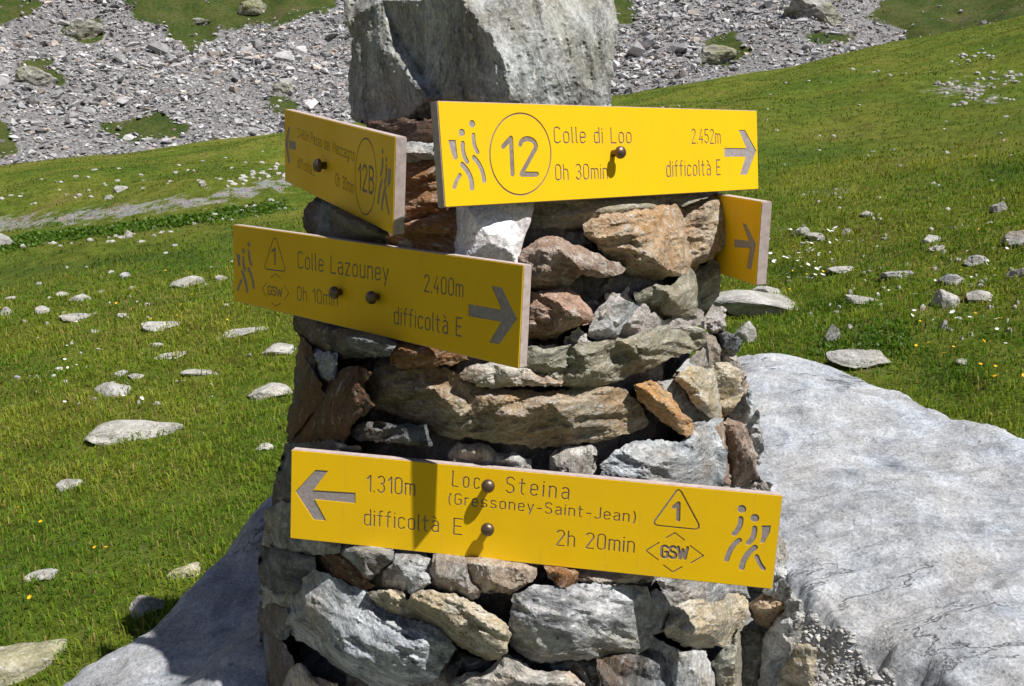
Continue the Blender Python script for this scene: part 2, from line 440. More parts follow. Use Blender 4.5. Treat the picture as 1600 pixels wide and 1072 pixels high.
# ------------------------------------------------------------------ the boulder under the cairn
BPTS = [(430, 765, 2.42), (330, 860, 2.36), (220, 965, 2.24), (70, 1072, 2.12), (400, 1000, 1.85), (250, 1060, 2.0), (1200, 545, 2.95), (1400, 590, 2.76), (1600, 690, 2.32),
        (1600, 1072, 1.52), (1300, 900, 1.88), (1450, 1020, 1.62), (1150, 760, 2.3), (1400, 800, 2.02), (1150, 556, 2.95), (1280, 1040, 1.72), (1500, 640, 2.55), (1270, 980, 1.83), (1330, 1040, 1.72), (1380, 1072, 1.66)]
_bw = np.array([unproj(*p) for p in BPTS])
_bw = np.vstack([_bw, [[0, 1.0, .32], [-.35, 1.1, .34], [0, 1.35, .36], [.3, 1.3, .26], [.36, 1.40, .28], [.25, 1.6, .40], [.38, 1.5, .36], [0, 2.3, .72], [-.3, 2.2, .66], [.3, 1.0, .48], [-1.1, 1.3, .2], [.6, 1.0, .55]]])
FOOT = np.array([(-.65, 2.33), (-.80, 2.15), (-.915, 1.99), (-1.06, 1.90), (-1.20, 1.75), (-1.35, 1.45), (-1.2, .95), (-.6, .80), (.0, .78), (.7, .80), (1.3, .9), (1.65, 1.3),
                 (1.58, 1.8), (1.40, 2.15), (1.30, 2.42), (1.20, 2.62), (1.05, 2.78), (.87, 2.87), (.65, 2.90), (.25, 2.9), (-.25, 2.75), (-.5, 2.5)])
def btop(x, y):
    d2 = (x[:, None] - _bw[:, 0]) ** 2 + (y[:, None] - _bw[:, 1]) ** 2
    wgt = 1 / (d2 + .012) ** 1.4
    # locally weighted plane, so that slopes carry on between the control points
    n = len(x); out = np.zeros(n)
    A = np.stack([np.ones(len(_bw)), _bw[:, 0], _bw[:, 1]], 1)
    AtA = np.einsum('nk,ki,kj->nij', wgt, A, A) + np.diag([1e-6, .35, .35])[None] * wgt.sum(1)[:, None, None] * .05
    Atb = np.einsum('nk,ki,k->ni', wgt, A, _bw[:, 2])
    c = np.linalg.solve(AtA, Atb[..., None])[..., 0]
    return c[:, 0] + c[:, 1] * x + c[:, 2] * y
LEDGE = [unproj(x, y, d)[:2] for x, y, d in ((1195, 850, 2.05), (1225, 892, 1.95), (1300, 950, 1.82), (1360, 985, 1.75), (1420, 1022, 1.66), (1480, 1075, 1.57), (1560, 1160, 1.45), (1640, 1300, 1.3))]
LEDGEPOLY = LEDGE + [np.array((.2, .6)), np.array((.1, 1.7))]
def boulder_z(x, y):
    p = np.stack([x, y, 0 * x], 1)
    ins = inpoly(x, y, FOOT); sd = polydist(x, y, FOOT); sd = np.where(ins, sd, -sd)
    sd = sd + fbm(p * 4, 21, 3) * .022 + fbm(p * 16, 22, 3) * .012
    z = btop(x, y)
    warp = p * np.array([6, 16, 1]); warp[:, 1] += 5 * x
    z = z + fbm(p * 2.2, 23, 3) * .04 + fbm(warp, 24, 5, .55) * .007 + np.maximum(fbm(warp * .6, 29, 4, ridged=True) - .6, 0) * .04
    z = z + fbm(p * 30, 26, 3) * .0022
    wob = fbm(p * 7, 27, 4, .6) * .05; xw = x + wob; yw = y + fbm(p * 7 + 9, 28, 4, .6) * .05; inl = inpoly(xw, yw, LEDGEPOLY); ld = polydist(xw, yw, LEDGE, False)
    z = z - np.where(inl, .06 * np.clip(ld / .05, 0, 1) ** .7, 0) + np.where(~inl, .012 * np.exp(-ld / .06) * np.clip(ld / .02, 0, 1), 0)
    rnd = .075
    t = np.clip(rnd - sd, 0, None)
    drop = np.where(t < rnd, rnd - np.sqrt(np.maximum(rnd ** 2 - np.minimum(t, rnd) ** 2, 0)), rnd + (t - rnd) * 5.5)
    return z - drop
def build_boulder():
    xs = np.linspace(-1.5, 1.95, 460); ys = np.linspace(.55, 3.15, 350)
    X, Y = np.meshgrid(xs, ys); x, y = X.ravel(), Y.ravel()
    z = np.maximum(boulder_z(x, y), -.25)
    V = np.stack([x, y, z], 1); nx = len(xs)
    i, j = np.meshgrid(np.arange(len(ys) - 1), np.arange(nx - 1), indexing='ij')
    a = (i * nx + j).ravel(); Fc = np.stack([a, a + 1, a + nx + 1, a + nx], 1)
    keep = z[Fc].max(1) > -.24
    Fc = Fc[keep]
    used = np.unique(Fc); re = -np.ones(len(V), int); re[used] = np.arange(len(used))
    o = mesh_obj('boulder', V[used], re[Fc], M['boulder'], loc=(.2, 1.5, 0), smooth=True)
    return tag(o, 'huge pale grey boulder that the signposted cairn stands on', 'boulder')
boulder = build_boulder()

def gravel_on_ledge():
    g = np.random.default_rng(3); Vs, Fs, Cs = [], [], []; n = 0
    poly = [unproj(x, y, d)[:2] for x, y, d in ((1240, 915, 1.9), (1300, 968, 1.8), (1360, 1003, 1.72), (1420, 1042, 1.63), (1475, 1095, 1.53), (1540, 1180, 1.42), (1300, 1180, 1.42), (1255, 1060, 1.6), (1250, 970, 1.75))]
    P = np.array(poly); cand = g.uniform(P.min(0), P.max(0), (26000, 2)); cand = cand[inpoly(cand[:, 0], cand[:, 1], P)][:6500]
    z = boulder_z(cand[:, 0], cand[:, 1])
    tv, tf = ICO[1]
    for k, (c, zz) in enumerate(zip(cand, z)):
        s = g.gamma(2.0, .0011) + .0013
        v = tv * (1 + g.uniform(-.35, .25, (len(tv), 1))) * s * g.uniform(.6, 1.3, 3) * (1, 1, .55)
        Vs.append(v + (c[0], c[1], zz + s * .3)); Fs.append(tf + n); n += len(tv)
        Cs.append(np.full((len(tv), 3), g.uniform(.18, .46)) * (1, .98, .94))
    o = mesh_obj('gravel', np.vstack(Vs), np.vstack(Fs), M['scree'], kind='stuff')
    set_col(o, 'tint', np.vstack(Cs)); tag(o, 'fine pale gravel lying on the ledge of the big boulder', 'gravel')
gravel_on_ledge()

# ------------------------------------------------------------------ the cairn
AX = np.array([-.02, 1.78])
def cone_r(z): return np.interp(z, [.4, .7, 1.0, 1.3, 1.55, 1.7, 2.2], [.53, .505, .455, .385, .325, .30, .28])
def cone_depth(px, py):
    d = np.linspace(.8, 2.4, 400)
    base = FW + ((px - 800) / F)[:, None] * RT - ((py - 536) / F)[:, None] * UP
    q = EYE + d[None, :, None] * base[:, None, :]
    g = np.hypot(q[..., 0] - AX[0], q[..., 1] - AX[1]) - cone_r(q[..., 2])
    hit = g <= 0
    i = np.argmax(hit, 1); n = np.arange(len(px)); j = np.maximum(i - 1, 0)
    ga, gb = g[n, j], g[n, i]; t = np.clip(ga / np.maximum(ga - gb, 1e-9), 0, 1)
    m = np.clip(np.argmin(g, 1), 1, len(d) - 2); y0, y1, y2 = g[n, m - 1], g[n, m], g[n, m + 1]
    sub = np.clip(.5 * (y0 - y2) / np.maximum(y0 - 2 * y1 + y2, 1e-9), -1, 1)
    return np.where(hit.any(1), d[j] + t * (d[i] - d[j]), d[m] + sub * (d[1] - d[0]))

cairn = bpy.data.objects.new('stone_cairn', None); COL.objects.link(cairn)
cairn.location = (AX[0], AX[1], .6)
tag(cairn, 'tall mortared cairn of rough stones carrying yellow trail signs', 'cairn')

K4 = 1.028
C4 = EYE + (np.array((.022, 1.278, .989)) - EYE) * K4
BOARDS = [((.188, 1.527, 1.54), (.778, .628, -.015), (.625, -.772, .118), .743, .15),
          ((-.265, 1.472, 1.321), (.757, -.654, 0), (-.652, -.755, .069), .735, .15),
          ((-.331, 1.651, 1.516), (.485, -.872, -.072), (-.872, -.488, .035), .617, .15),
          (C4, (.99, -.135, -.043), (-.131, -.987, .094), .769 * K4, .15 * K4)]
def behind_boards(P2, d):
    v = FW + ((P2[:, 0] - 800) / F)[:, None] * RT - ((P2[:, 1] - 536) / F)[:, None] * UP
    for c, x, n, W, H in BOARDS:
        c = np.array(c); x = np.array(x) / np.linalg.norm(x); n = np.array(n); n = n - x * (n @ x); n /= np.linalg.norm(n); y = np.cross(n, x)
        cb = c - n * .024
        t = ((cb - EYE) @ n) / (v @ n); q = EYE + t[:, None] * v - cb
        out = np.maximum(np.abs(q @ x) - W / 2, np.abs(q @ y) - H / 2)
        k = np.clip(1 - out / .02, 0, 1)
        lim = t + .004
        d = np.where((k > 0) & (d < lim) & (lim - d < .35), d + (lim - d) * k, d)
    return d

def traced_stone(name, outline, interior, mat, proud=0.0, thick=.14, rough=1.0, fol=0.0, bulge=.032, span=.12, seed=0, bev=.006, base=None, step=3.6, stretch=4.0, chips=1.0, grow=3.0, layers=0.0):
    g = np.random.default_rng(seed + 100)
    ctl = np.array([(p[0], p[1], p[2] if len(p) > 2 else 0.0) for p in outline], float)
    cen = ctl[:, :2].mean(0)
    if not interior:
        k = max(5, min(9, len(ctl) // 2)); idx = np.linspace(0, len(ctl), k, endpoint=False).astype(int)
        interior = []
        for i in idx:
            t = g.uniform(.62, .86); q = cen + t * (ctl[i, :2] - cen)
            interior.append((q[0], q[1], bulge * g.uniform(.45, 1.3)))
        interior.append((cen[0] + g.uniform(-4, 4), cen[1] + g.uniform(-3, 3), bulge * g.uniform(.9, 1.3)))
    interior = np.array(interior, float)
    tg = np.roll(ctl[:, :2], -1, 0) - np.roll(ctl[:, :2], 1, 0); tg /= np.linalg.norm(tg, axis=1)[:, None] + 1e-9
    sgn = np.sign(np.sum(ctl[:, 0] * np.roll(ctl[:, 1], -1) - np.roll(ctl[:, 0], -1) * ctl[:, 1]))
    ctl[:, :2] += np.stack([tg[:, 1], -tg[:, 0]], 1) * sgn * grow
    poly0 = ctl[:, :2]
    ok = inpoly(interior[:, 0], interior[:, 1], poly0); interior = interior[ok]
    cv = np.vstack([ctl, interior])
    # densified, slightly ragged outline
    out = []
    for i in range(len(ctl)):
        a, b = ctl[i], ctl[(i + 1) % len(ctl)]
        n = max(1, int(round(np.hypot(*(b - a)[:2]) / step)))
        for t in np.arange(n) / n: out.append(a + t * (b - a))
    out = np.array(out)
    nz = fbm(np.stack([out[:, 0] * .07, out[:, 1] * .07, np.full(len(out), seed * 3.1)], 1), seed + 5, 4, .6)
    tang = np.roll(out[:, :2], -1, 0) - np.roll(out[:, :2], 1, 0); tang /= np.linalg.norm(tang, axis=1)[:, None] + 1e-9
    out[:, :2] += np.stack([tang[:, 1], -tang[:, 0]], 1) * (nz * 4.6 * rough)[:, None]
    lo, hi = out[:, :2].min(0), out[:, :2].max(0)
    gx, gy = np.meshgrid(np.arange(lo[0], hi[0], step), np.arange(lo[1], hi[1], step))
    gp = np.stack([gx.ravel(), gy.ravel()], 1) + g.uniform(-.35, .35, (gx.size, 2)) * step
    gp = gp[inpoly(gp[:, 0], gp[:, 1], out[:, :2])]
    gp = gp[polydist(gp[:, 0], gp[:, 1], out[:, :2]) > step * .55]
    P2 = np.vstack([out[:, :2], gp]); nb = len(out)
    # piecewise-linear relief from the control points
    r = delaunay_2d_cdt([Vector(v[:2]) for v in cv], [(i, (i + 1) % len(ctl)) for i in range(len(ctl))], [], 0, 1e-4)
    tv = np.array([v[:] for v in r[0]]); to = np.array([cv[o[0], 2] if o else 0 for o in r[3]])
    off = np.full(len(P2), np.nan)
    for t in r[2]:
        a, b, c = (tv[k] for k in t); den = (b[1] - c[1]) * (a[0] - c[0]) + (c[0] - b[0]) * (a[1] - c[1])
        if abs(den) < 1e-9: continue
        l1 = ((b[1] - c[1]) * (P2[:, 0] - c[0]) + (c[0] - b[0]) * (P2[:, 1] - c[1])) / den
        l2 = ((c[1] - a[1]) * (P2[:, 0] - c[0]) + (a[0] - c[0]) * (P2[:, 1] - c[1])) / den
        l3 = 1 - l1 - l2; m = (l1 > -.001) & (l2 > -.001) & (l3 > -.001)
        off[m] = (l1 * to[t[0]] + l2 * to[t[1]] + l3 * to[t[2]])[m]
    bad = np.isnan(off)
    if bad.any():
        d2 = (P2[bad, None, 0] - cv[None, :, 0]) ** 2 + (P2[bad, None, 1] - cv[None, :, 1]) ** 2
        off[bad] = cv[np.argmin(d2, 1), 2]
    dist = polydist(P2[:, 0], P2[:, 1], out[:, :2]); dist[:nb] = 0
    if base is None:
        dc = float(cone_depth(np.array([cen[0]]), np.array([cen[1]]))[0])
        dd = np.clip(cone_depth(P2[:, 0], P2[:, 1]), dc - span, dc + span)
    else:
        dc = base; dd = np.full(len(P2), base)
    m_px = dc / F
    if cen[0] < 545 and base is None: off = off + np.clip((P2[:, 0] - cen[0]) * m_px * 1.0, -.14, .05)
    q = np.stack([P2[:, 0] * m_px, P2[:, 1] * m_px, off * 1.0], 1)
    cs, sn = math.cos(fol), math.sin(fol)
    fq = np.stack([(q[:, 0] * cs + q[:, 1] * sn) * 9, (-q[:, 0] * sn + q[:, 1] * cs) * 9 * stretch, q[:, 2] * 20 + seed], 1)
    nz = fbm(fq, seed + 31, 5, .55) * .011 + fbm(q * 30 + seed, seed + 41, 5, .6) * .0075
    tl = fq[:, 1] * .62 + fbm(fq * .5 + 3, seed + 71, 3) * 1.1
    sm = tl - np.floor(tl); nz = nz + layers * (np.minimum(sm / .85, (1 - sm) / .15) - .5) * (.6 + fbm(fq * .35 + 5, seed + 81, 2) * 1.6)
    rid = np.maximum(fbm(fq * .7 + 9, seed + 51, 4, .5, True) - .42, 0) * -.02
    edge = np.clip(dist / 7.0, 0, 1)
    rel = off + (nz + rid) * rough * (.35 + .65 * edge) - bev * np.exp(-dist / 4.5)
    d = dd - proud - rel
    # chipped facets: flat cuts taken off the front
    lo2, hi2 = q.min(0), q.max(0); ext = (hi2 - lo2)[:2]; mid = (hi2 + lo2)[:2] / 2
    fr = -(d - (dd - proud)); top = np.percentile(fr, 92)
    for k in range(int((5 + ext.max() * 22) * chips)):
        an = g.uniform(-.5, .5, 2) * ext + mid; dr = an - mid + g.normal(size=2) * ext * .25; dr /= np.linalg.norm(dr) + 1e-9
        sl_ = g.uniform(.25, .95); h0 = top - g.uniform(.0, .010)
        fr = np.minimum(fr, np.maximum(h0 - sl_ * ((q[:, :2] - an) @ dr) + nz * .35, fr - .022))
    d = dd - proud - fr
    if name != 'capstone': d = behind_boards(P2, d)
    V = unproj(P2[:, 0], P2[:, 1], d)
    E_ = [(i, (i + 1) % nb) for i in range(nb)]
    r = delaunay_2d_cdt([Vector(v) for v in P2], E_, [], 1, 1e-5)
    omap = [o[0] if o else None for o in r[3]]
    V2 = np.array([V[o] if o is not None else unproj(r[0][i][0], r[0][i][1], dc - proud) for i, o in enumerate(omap)])
    faces = [list(t) for t in r[2]]
    inv = {o: i for i, o in enumerate(omap) if o is not None}
    # back of the stone: sides run into the cairn and draw in
    loop = [inv[i] for i in range(nb) if i in inv]
    verts = V2.tolist(); prev = loop
    lp = np.array([r[0][i][:] for i in loop]); ld = (V2[loop] - EYE) @ FW
    c2 = lp.mean(0)
    for k, (sc, th) in enumerate(((1.0, .25), (.93, .62), (.74, 1.0))):
        jit = fbm(np.stack([lp[:, 0] * .03, lp[:, 1] * .03, np.full(len(lp), k + seed * 1.7)], 1), seed + 60, 2) * .02
        q3 = c2 + sc * (lp - c2)
        nd = (ld * (1 - th) + (ld.max() + 0) * th) + thick * th + jit
        ring = unproj(q3[:, 0], q3[:, 1], nd); b0 = len(verts); verts += ring.tolist()
        cur = list(range(b0, b0 + len(loop)))
        for i in range(len(loop)):
            j = (i + 1) % len(loop); faces.append([prev[i], prev[j], cur[j], cur[i]])
        prev = cur
    cpt = np.array([verts[i] for i in prev]).mean(0); verts.append(cpt.tolist()); ci = len(verts) - 1
    for i in range(len(loop)): faces.append([prev[i], prev[(i + 1) % len(loop)], ci])
    loc = V2.mean(0)
    o = mesh_obj(name, verts, faces, mat, cairn, loc)
    fix_normals(o); o['foliation'] = float(-fol)
    return o

ZO = {'A': (800, 300, 4.466), 'B': (960, 440, 3.152), 'C': (690, 560, 4.873), 'D': (440, 460, 4.467), 'E': (390, 830, 4.43), 'F': (660, 840, 4.62),
      'G': (960, 860, 4.706), 'H': (460, 200, 4.873), 'I': (780, 300, 2.234), 'J': (500, 0, 3.2), 'X': (0, 0, 1)}
def zc(k, pts):
    ox, oy, s = ZO[k]
    return [(ox + p[0] / s, oy + p[1] / s) + tuple(p[2:]) for p in pts]

STONES = [
 # material, zoom key, proud, foliation deg, outline, relief points
 ('orange', 'A', .035, 10, [(508,235),(560,200),(660,170),(800,150),(980,130),(1080,98),(1240,68),(1410,25),(1440,60),(1475,160),(1478,290),(1490,350),(1440,390),(1400,460),(1310,485),(1260,545),(1140,580,-.01),(1010,602,-.07),(880,585,-.08),(760,530,-.08),(660,440,-.06),(580,340,-.03),(520,300)],
   [(600,320,.012),(840,300,.03),(960,440,.035),(1110,545,.02),(1150,250,.045),(1350,150,.03),(800,190,.02),(1330,380,.03)]),
 ('brown', 'A', .04, -25, [(60,450),(90,400),(160,350),(250,318),(320,320),(400,365),(500,400),(620,460),(740,505),(780,535),(740,570),(650,592),(560,575),(490,565),(430,610,-.02),(370,670,-.02),(280,685,-.02),(200,680,-.02),(60,670,-.02)],
   [(250,420,.05),(330,400,.05),(480,535,.04),(200,560,.045),(620,520,.035),(330,340,.02)]),
 ('redbrown', 'A', .035, -15, [(40,720),(200,700),(390,675),(440,720),(520,800),(560,860),(555,890),(450,930),(350,965),(300,1000,-.03),(200,1015,-.03),(40,1010,-.03)],
   [(130,930,.035),(300,955,.03),(500,890,.03),(390,720,.02),(300,830,.05),(150,760,.03)]),
 ('green', 'A', .02, 28, [(860,715),(920,690),(1000,660),(1050,660),(1110,665),(1160,630),(1230,580),(1260,535),(1350,525),(1400,475),(1450,510),(1448,600),(1430,720),(1380,785),(1280,840),(1180,870,-.02),(1080,890,-.06),(1000,860,-.06),(940,800,-.05),(870,750,-.02)],
   [(1070,690,.025),(1130,740,.045),(1160,810,.02),(1300,650,.05),(1380,600,.03)]),
 ('bluegrey', 'A', .015, 20, [(550,900),(590,850),(640,800),(720,770),(800,770),(880,800),(830,850),(790,900),(750,960),(690,1020,-.03),(600,1035,-.03),(540,1000,-.02)], [(640,860,.03),(720,900,.03),(780,830,.02)]),
 ('grey', 'A', -.065, 0, [(380,620),(500,590),(650,590),(780,560),(1000,590),(1130,590),(1240,560),(1200,630),(1050,665),(900,710),(840,760),(800,720),(660,740),(600,790),(510,800),(420,720)], []),
 ('green', 'A', -.02, 3, [(120,60),(380,40),(650,30),(950,20),(1300,0),(1420,0),(1300,58),(1080,110),(800,160),(660,180),(560,210),(520,225),(400,240),(250,240),(100,240),(100,180)], [(500,140,.03),(300,160,.03),(700,120,.02),(900,90,.015)]),
 ('grey', 'A', -.09, 0, [(80,225),(300,225),(530,215),(560,300),(600,350),(680,440),(760,505),(620,470),(500,420),(400,380),(320,335),(250,335),(160,365),(90,410),(40,400)], []),
 ('quartz', 'X', .03, 60, [(716,300),(838,298),(828,340),(817,371),(812,389),(812,425),(740,430),(700,420),(707,380),(712,350)], [(772,372,.05),(745,350,.045),(800,335,.012),(740,395,.04),(795,385,.035)]),
 ('rustdark', 'H', -.05, 2, [(560,-40),(840,-60),(1060,-60),(1220,0),(1220,150),(900,140),(560,150)], []),
 ('palegrey', 'H', .01, 2, [(560,135),(830,120),(900,118),(1060,125),(1200,128),(1200,215),(1000,235),(900,240),(830,235),(560,240)], [(700,150,.0),(1000,190,.03),(850,190,.035)]),
 ('rust', 'H', .0, 3, [(560,235),(830,228),(1070,225),(1220,230),(1230,620),(1100,650),(1000,680),(900,700),(830,715),(560,710)], [(900,300,.03),(1000,420,.01),(1020,300,.03),(900,500,.005),(1000,580,.02),(850,630,.02)]),
 ('rust', 'H', .045, -12, [(600,760),(830,735),(900,722),(1020,690),(1150,650),(1280,615),(1290,650),(1240,700),(1225,760),(1220,940),(1100,940),(950,930),(880,900),(830,880),(600,860)], [(1000,740,.03),(1150,690,.025),(1000,850,.0),(1150,830,.0),(850,800,.01)]),
 ('mortar', 'H', .03, 0, [(690,865),(740,850),(820,845),(890,850),(940,905),(930,960),(800,960),(690,930)], []),
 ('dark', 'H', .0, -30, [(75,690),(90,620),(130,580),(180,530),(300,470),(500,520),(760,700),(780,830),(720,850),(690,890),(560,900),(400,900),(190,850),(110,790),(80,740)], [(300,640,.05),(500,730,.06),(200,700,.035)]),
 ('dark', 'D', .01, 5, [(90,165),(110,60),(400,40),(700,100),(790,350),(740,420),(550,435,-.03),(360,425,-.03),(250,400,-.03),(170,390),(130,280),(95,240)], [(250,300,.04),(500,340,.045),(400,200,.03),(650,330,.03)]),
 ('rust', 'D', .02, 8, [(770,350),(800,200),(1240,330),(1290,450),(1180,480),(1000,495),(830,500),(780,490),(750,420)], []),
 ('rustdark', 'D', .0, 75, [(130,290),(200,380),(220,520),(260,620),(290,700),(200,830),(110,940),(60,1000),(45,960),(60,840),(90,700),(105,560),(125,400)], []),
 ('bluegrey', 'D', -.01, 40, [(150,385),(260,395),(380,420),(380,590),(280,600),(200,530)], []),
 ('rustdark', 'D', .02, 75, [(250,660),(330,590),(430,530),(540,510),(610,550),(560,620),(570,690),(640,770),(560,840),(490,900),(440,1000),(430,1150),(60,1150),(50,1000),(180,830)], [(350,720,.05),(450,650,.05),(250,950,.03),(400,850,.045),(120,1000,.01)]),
 ('tanschist', 'X', .005, 8, [(567,608),(575,590),(597,573),(640,572),(690,578),(722,586),(745,600),(775,606),(830,614),(850,616),(900,608),(930,606),(972,608),(990,625),(1010,655),(1012,662),(985,675),(930,688,-.02),(880,694,-.025),(830,696,-.025),(790,690,-.02),(740,683,-.02),(705,681,-.02),(690,678,-.02),(665,665,-.03),(625,650,-.03),(590,635,-.02),(572,622)],
   [(800,650,.05),(900,650,.05),(720,650,.05),(620,605,.025),(970,640,.04),(680,610,.025),(760,622,.03),(860,628,.035)]),
 ('tan', 'C', .03, 5, [(150,135),(190,75),(260,60),(400,50),(500,50),(640,90),(760,140),(920,185),(910,200),(800,205),(700,195),(560,198),(420,207),(300,205),(230,172)], [(300,120,.02),(500,115,.022),(700,165,.015)]),
 ('green', 'I', .03, 14, [(60,548),(250,540),(400,520),(470,510),(560,475),(640,470),(720,480),(715,520),(690,545),(600,575,-.02),(500,620,-.03),(400,660,-.03),(290,692,-.03),(220,670,-.02),(140,640,-.02),(60,620,-.02)],
   [(150,575,.03),(300,575,.04),(500,545,.045),(620,515,.04),(300,640,.015)]),
 ('grey', 'B', .01, 60, [(380,395),(410,340),(450,260),(490,280),(520,340),(515,385),(480,415),(420,418)], []),
 ('tan', 'B', -.02, 70, [(515,240),(550,262),(600,380),(630,445),(650,500),(665,560),(600,600),(560,480),(540,430),(520,400),(505,320)], []),
 ('dark', 'B', -.03, 70, [(470,235),(530,245),(570,260),(615,280),(610,345),(580,345),(530,330),(500,300)], []),
 ('cream', 'B', .04, 18, [(308,480),(360,418),(420,425),(465,455),(500,410),(560,412),(610,440),(625,490),(615,580),(570,630),(540,660,-.02),(470,660,-.03),(410,610,-.04),(350,530,-.03)], [(400,470,.035),(450,520,.045),(540,450,.03),(540,560,.05),(590,510,.03),(430,570,.02)]),
 ('grey', 'B', -.045, 20, [(220,500),(330,480),(430,600),(490,650),(430,710),(380,720),(310,620),(240,560)], []),
 ('flake', 'B', .045, -42, [(103,515),(180,488),(220,520),(270,560),(300,600),(330,650),(375,690),(380,740),(355,755),(320,740,-.02),(270,700,-.03),(200,650,-.03),(130,580,-.02)], [(160,530,.01),(250,600,.02),(320,680,.02),(210,590,.02)]),
 ('bluegrey', 'B', -.02, 75, [(610,470),(670,540),(690,600),(715,720),(725,800),(705,900),(680,880),(640,770),(620,710),(560,690),(530,650),(570,610),(600,560)], []),
 ('brown', 'B', .02, 80, [(500,720),(560,675),(610,695),(645,735),(670,790),(695,860),(697,960),(640,1000),(590,1008),(530,960),(545,880),(540,830),(520,780)], [(590,740,.03),(640,850,.035),(560,830,.03),(600,940,.03)]),
 ('bluegrey', 'B', .02, -14, [(-60,905),(-20,860),(50,820),(90,795),(200,785),(330,800),(370,760),(390,700),(440,695),(500,740),(520,800),(545,840),(540,900),(530,1010),(440,1050),(200,1040),(-60,1000)], [(100,850,.025),(250,870,.04),(400,800,.04),(450,900,.045),(150,940,.03)]),
 ('pale', 'C', -.02, 80, [(830,750),(940,680),(1100,670),(1130,655),(1165,680),(1165,860),(1150,960),(840,940)], []),
 ('pale', 'C', -.02, 85, [(75,700),(130,655),(180,660),(240,660),(320,655),(400,720),(450,735),(530,730),(610,750),(670,770),(690,930),(60,900),(65,740)], [(200,720,.02),(400,770,.022),(580,790,.02)]),
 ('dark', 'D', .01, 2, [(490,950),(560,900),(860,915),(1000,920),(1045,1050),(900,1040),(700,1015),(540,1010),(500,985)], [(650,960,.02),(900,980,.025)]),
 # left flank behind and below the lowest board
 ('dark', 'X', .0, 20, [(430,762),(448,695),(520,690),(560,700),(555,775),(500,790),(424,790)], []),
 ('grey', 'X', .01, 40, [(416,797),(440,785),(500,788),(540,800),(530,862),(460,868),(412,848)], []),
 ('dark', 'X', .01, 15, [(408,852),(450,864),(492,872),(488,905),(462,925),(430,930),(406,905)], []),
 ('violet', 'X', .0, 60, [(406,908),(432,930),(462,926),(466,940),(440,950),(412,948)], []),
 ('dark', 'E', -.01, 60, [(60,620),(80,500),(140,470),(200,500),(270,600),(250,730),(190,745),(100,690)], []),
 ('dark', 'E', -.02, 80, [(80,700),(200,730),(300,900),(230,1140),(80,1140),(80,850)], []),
 ('rustdark', 'E', .02, -35, [(420,60),(560,60),(650,170),(750,280),(810,350),(860,370),(790,410),(700,400),(600,340),(500,280),(440,230)], []),
 ('grey', 'E', .03, -35, [(630,50),(970,60),(990,200),(920,240),(870,290),(820,345),(770,320),(700,260),(650,190)], []),
 ('bluegrey', 'E', .04, -28, [(265,620),(300,530),(370,400),(380,340),(450,270),(540,300),(620,350),(720,400),(810,420),(900,510),(1000,590),(1060,620),(1200,640),(1320,690),(1386,771),(1417,811),(1369,877),(1293,1001),(1196,1045),(1000,1068,-.02),(830,1065,-.03),(740,1000,-.03),(600,930,-.03),(480,840,-.03),(420,780,-.03),(330,740,-.02),(280,690)],
   [(450,480,.045),(600,650,.06),(740,600,.055),(850,870,.07),(1000,780,.065),(1060,960,.05),(700,880,.06),(520,780,.03),(1200,800,.05)]),
 ('cream', 'X', .075, -32, [(574,927),(600,925),(629,927),(636,938),(659,924),(677,924),(714,933),(736,942),(764,961),(790,976),(795,989),(790,1017),(777,1030,-.02),(755,1026,-.04),(729,1013,-.05),(692,991,-.05),(660,974,-.05),(629,965,-.05),(604,952,-.03),(589,941,-.01)],
   [(620,938,.02),(670,945,.03),(714,981,.03),(762,1012,.025),(740,965,.03),(775,990,.03),(690,955,.02)]),
 ('grey', 'E', .0, 20, [(980,210),(1020,120),(1180,130),(1290,250),(1250,400),(1180,440),(1090,490),(1050,450),(920,420),(820,390),(910,290),(910,250)], []),
 ('bluegrey', 'E', .05, 70, [(1100,340),(1170,285),(1220,310),(1230,350),(1180,390),(1140,440),(1105,420)], []),
 ('tan', 'F', .02, 80, [(290,80),(820,110),(830,200),(790,310),(700,350),(640,395),(420,380),(330,290)], []),
 ('grey', 'F', .02, 60, [(60,270),(100,100),(300,110),(340,280),(420,380),(390,430),(330,440),(200,410),(80,340)], []),
 ('rust', 'F', .03, 60, [(860,150),(1110,160),(1125,250),(1090,380),(1050,420),(990,370),(920,280)], []),
 ('violet', 'X', .045, -18, [(795,985),(800,955),(805,930),(835,918),(896,914),(950,913),(1010,920),(1014,937),(1017,956),(1020,980),(1017,1009,-.02),(1004,1014,-.02),(974,1022,-.03),(935,1025,-.03),(886,1030,-.02),(846,1034,-.02),(820,1025,-.02),(800,1010,-.02)],
   [(845,975,.055),(900,990,.06),(880,940,.03),(970,960,.035),(850,1015,.03),(900,1010,.045)]),
 ('palegrey', 'G', .02, 70, [(40,285),(150,290),(240,285),(245,380),(240,460),(270,540),(285,600),(220,560),(180,470),(150,380)], []),
 ('grey', 'G', .03, 70, [(235,370),(300,295),(370,330),(402,400),(405,490),(360,570),(285,615),(270,540),(240,460)], []),
 ('tan', 'X', .045, 3, [(898,880),(960,882),(1020,888),(1030,904),(980,908),(928,913),(905,906)], []),
 ('cream', 'G', .045, 12, [(360,590),(420,480),(410,440),(480,400),(590,370),(700,390),(800,380),(840,330),(950,340),(975,400),(990,480),(940,560),(880,640),(800,690),(700,700,-.02),(600,715,-.02),(520,690,-.03),(420,640,-.03)], [(520,620,.03),(470,520,.03),(600,480,.04),(800,520,.05),(900,450,.03),(700,620,.035)]),
 ('grey', 'G', -.02, 5, [(320,220),(640,180),(950,220),(990,340),(840,345),(800,395),(700,400),(590,390),(480,410),(400,440),(370,330)], []),
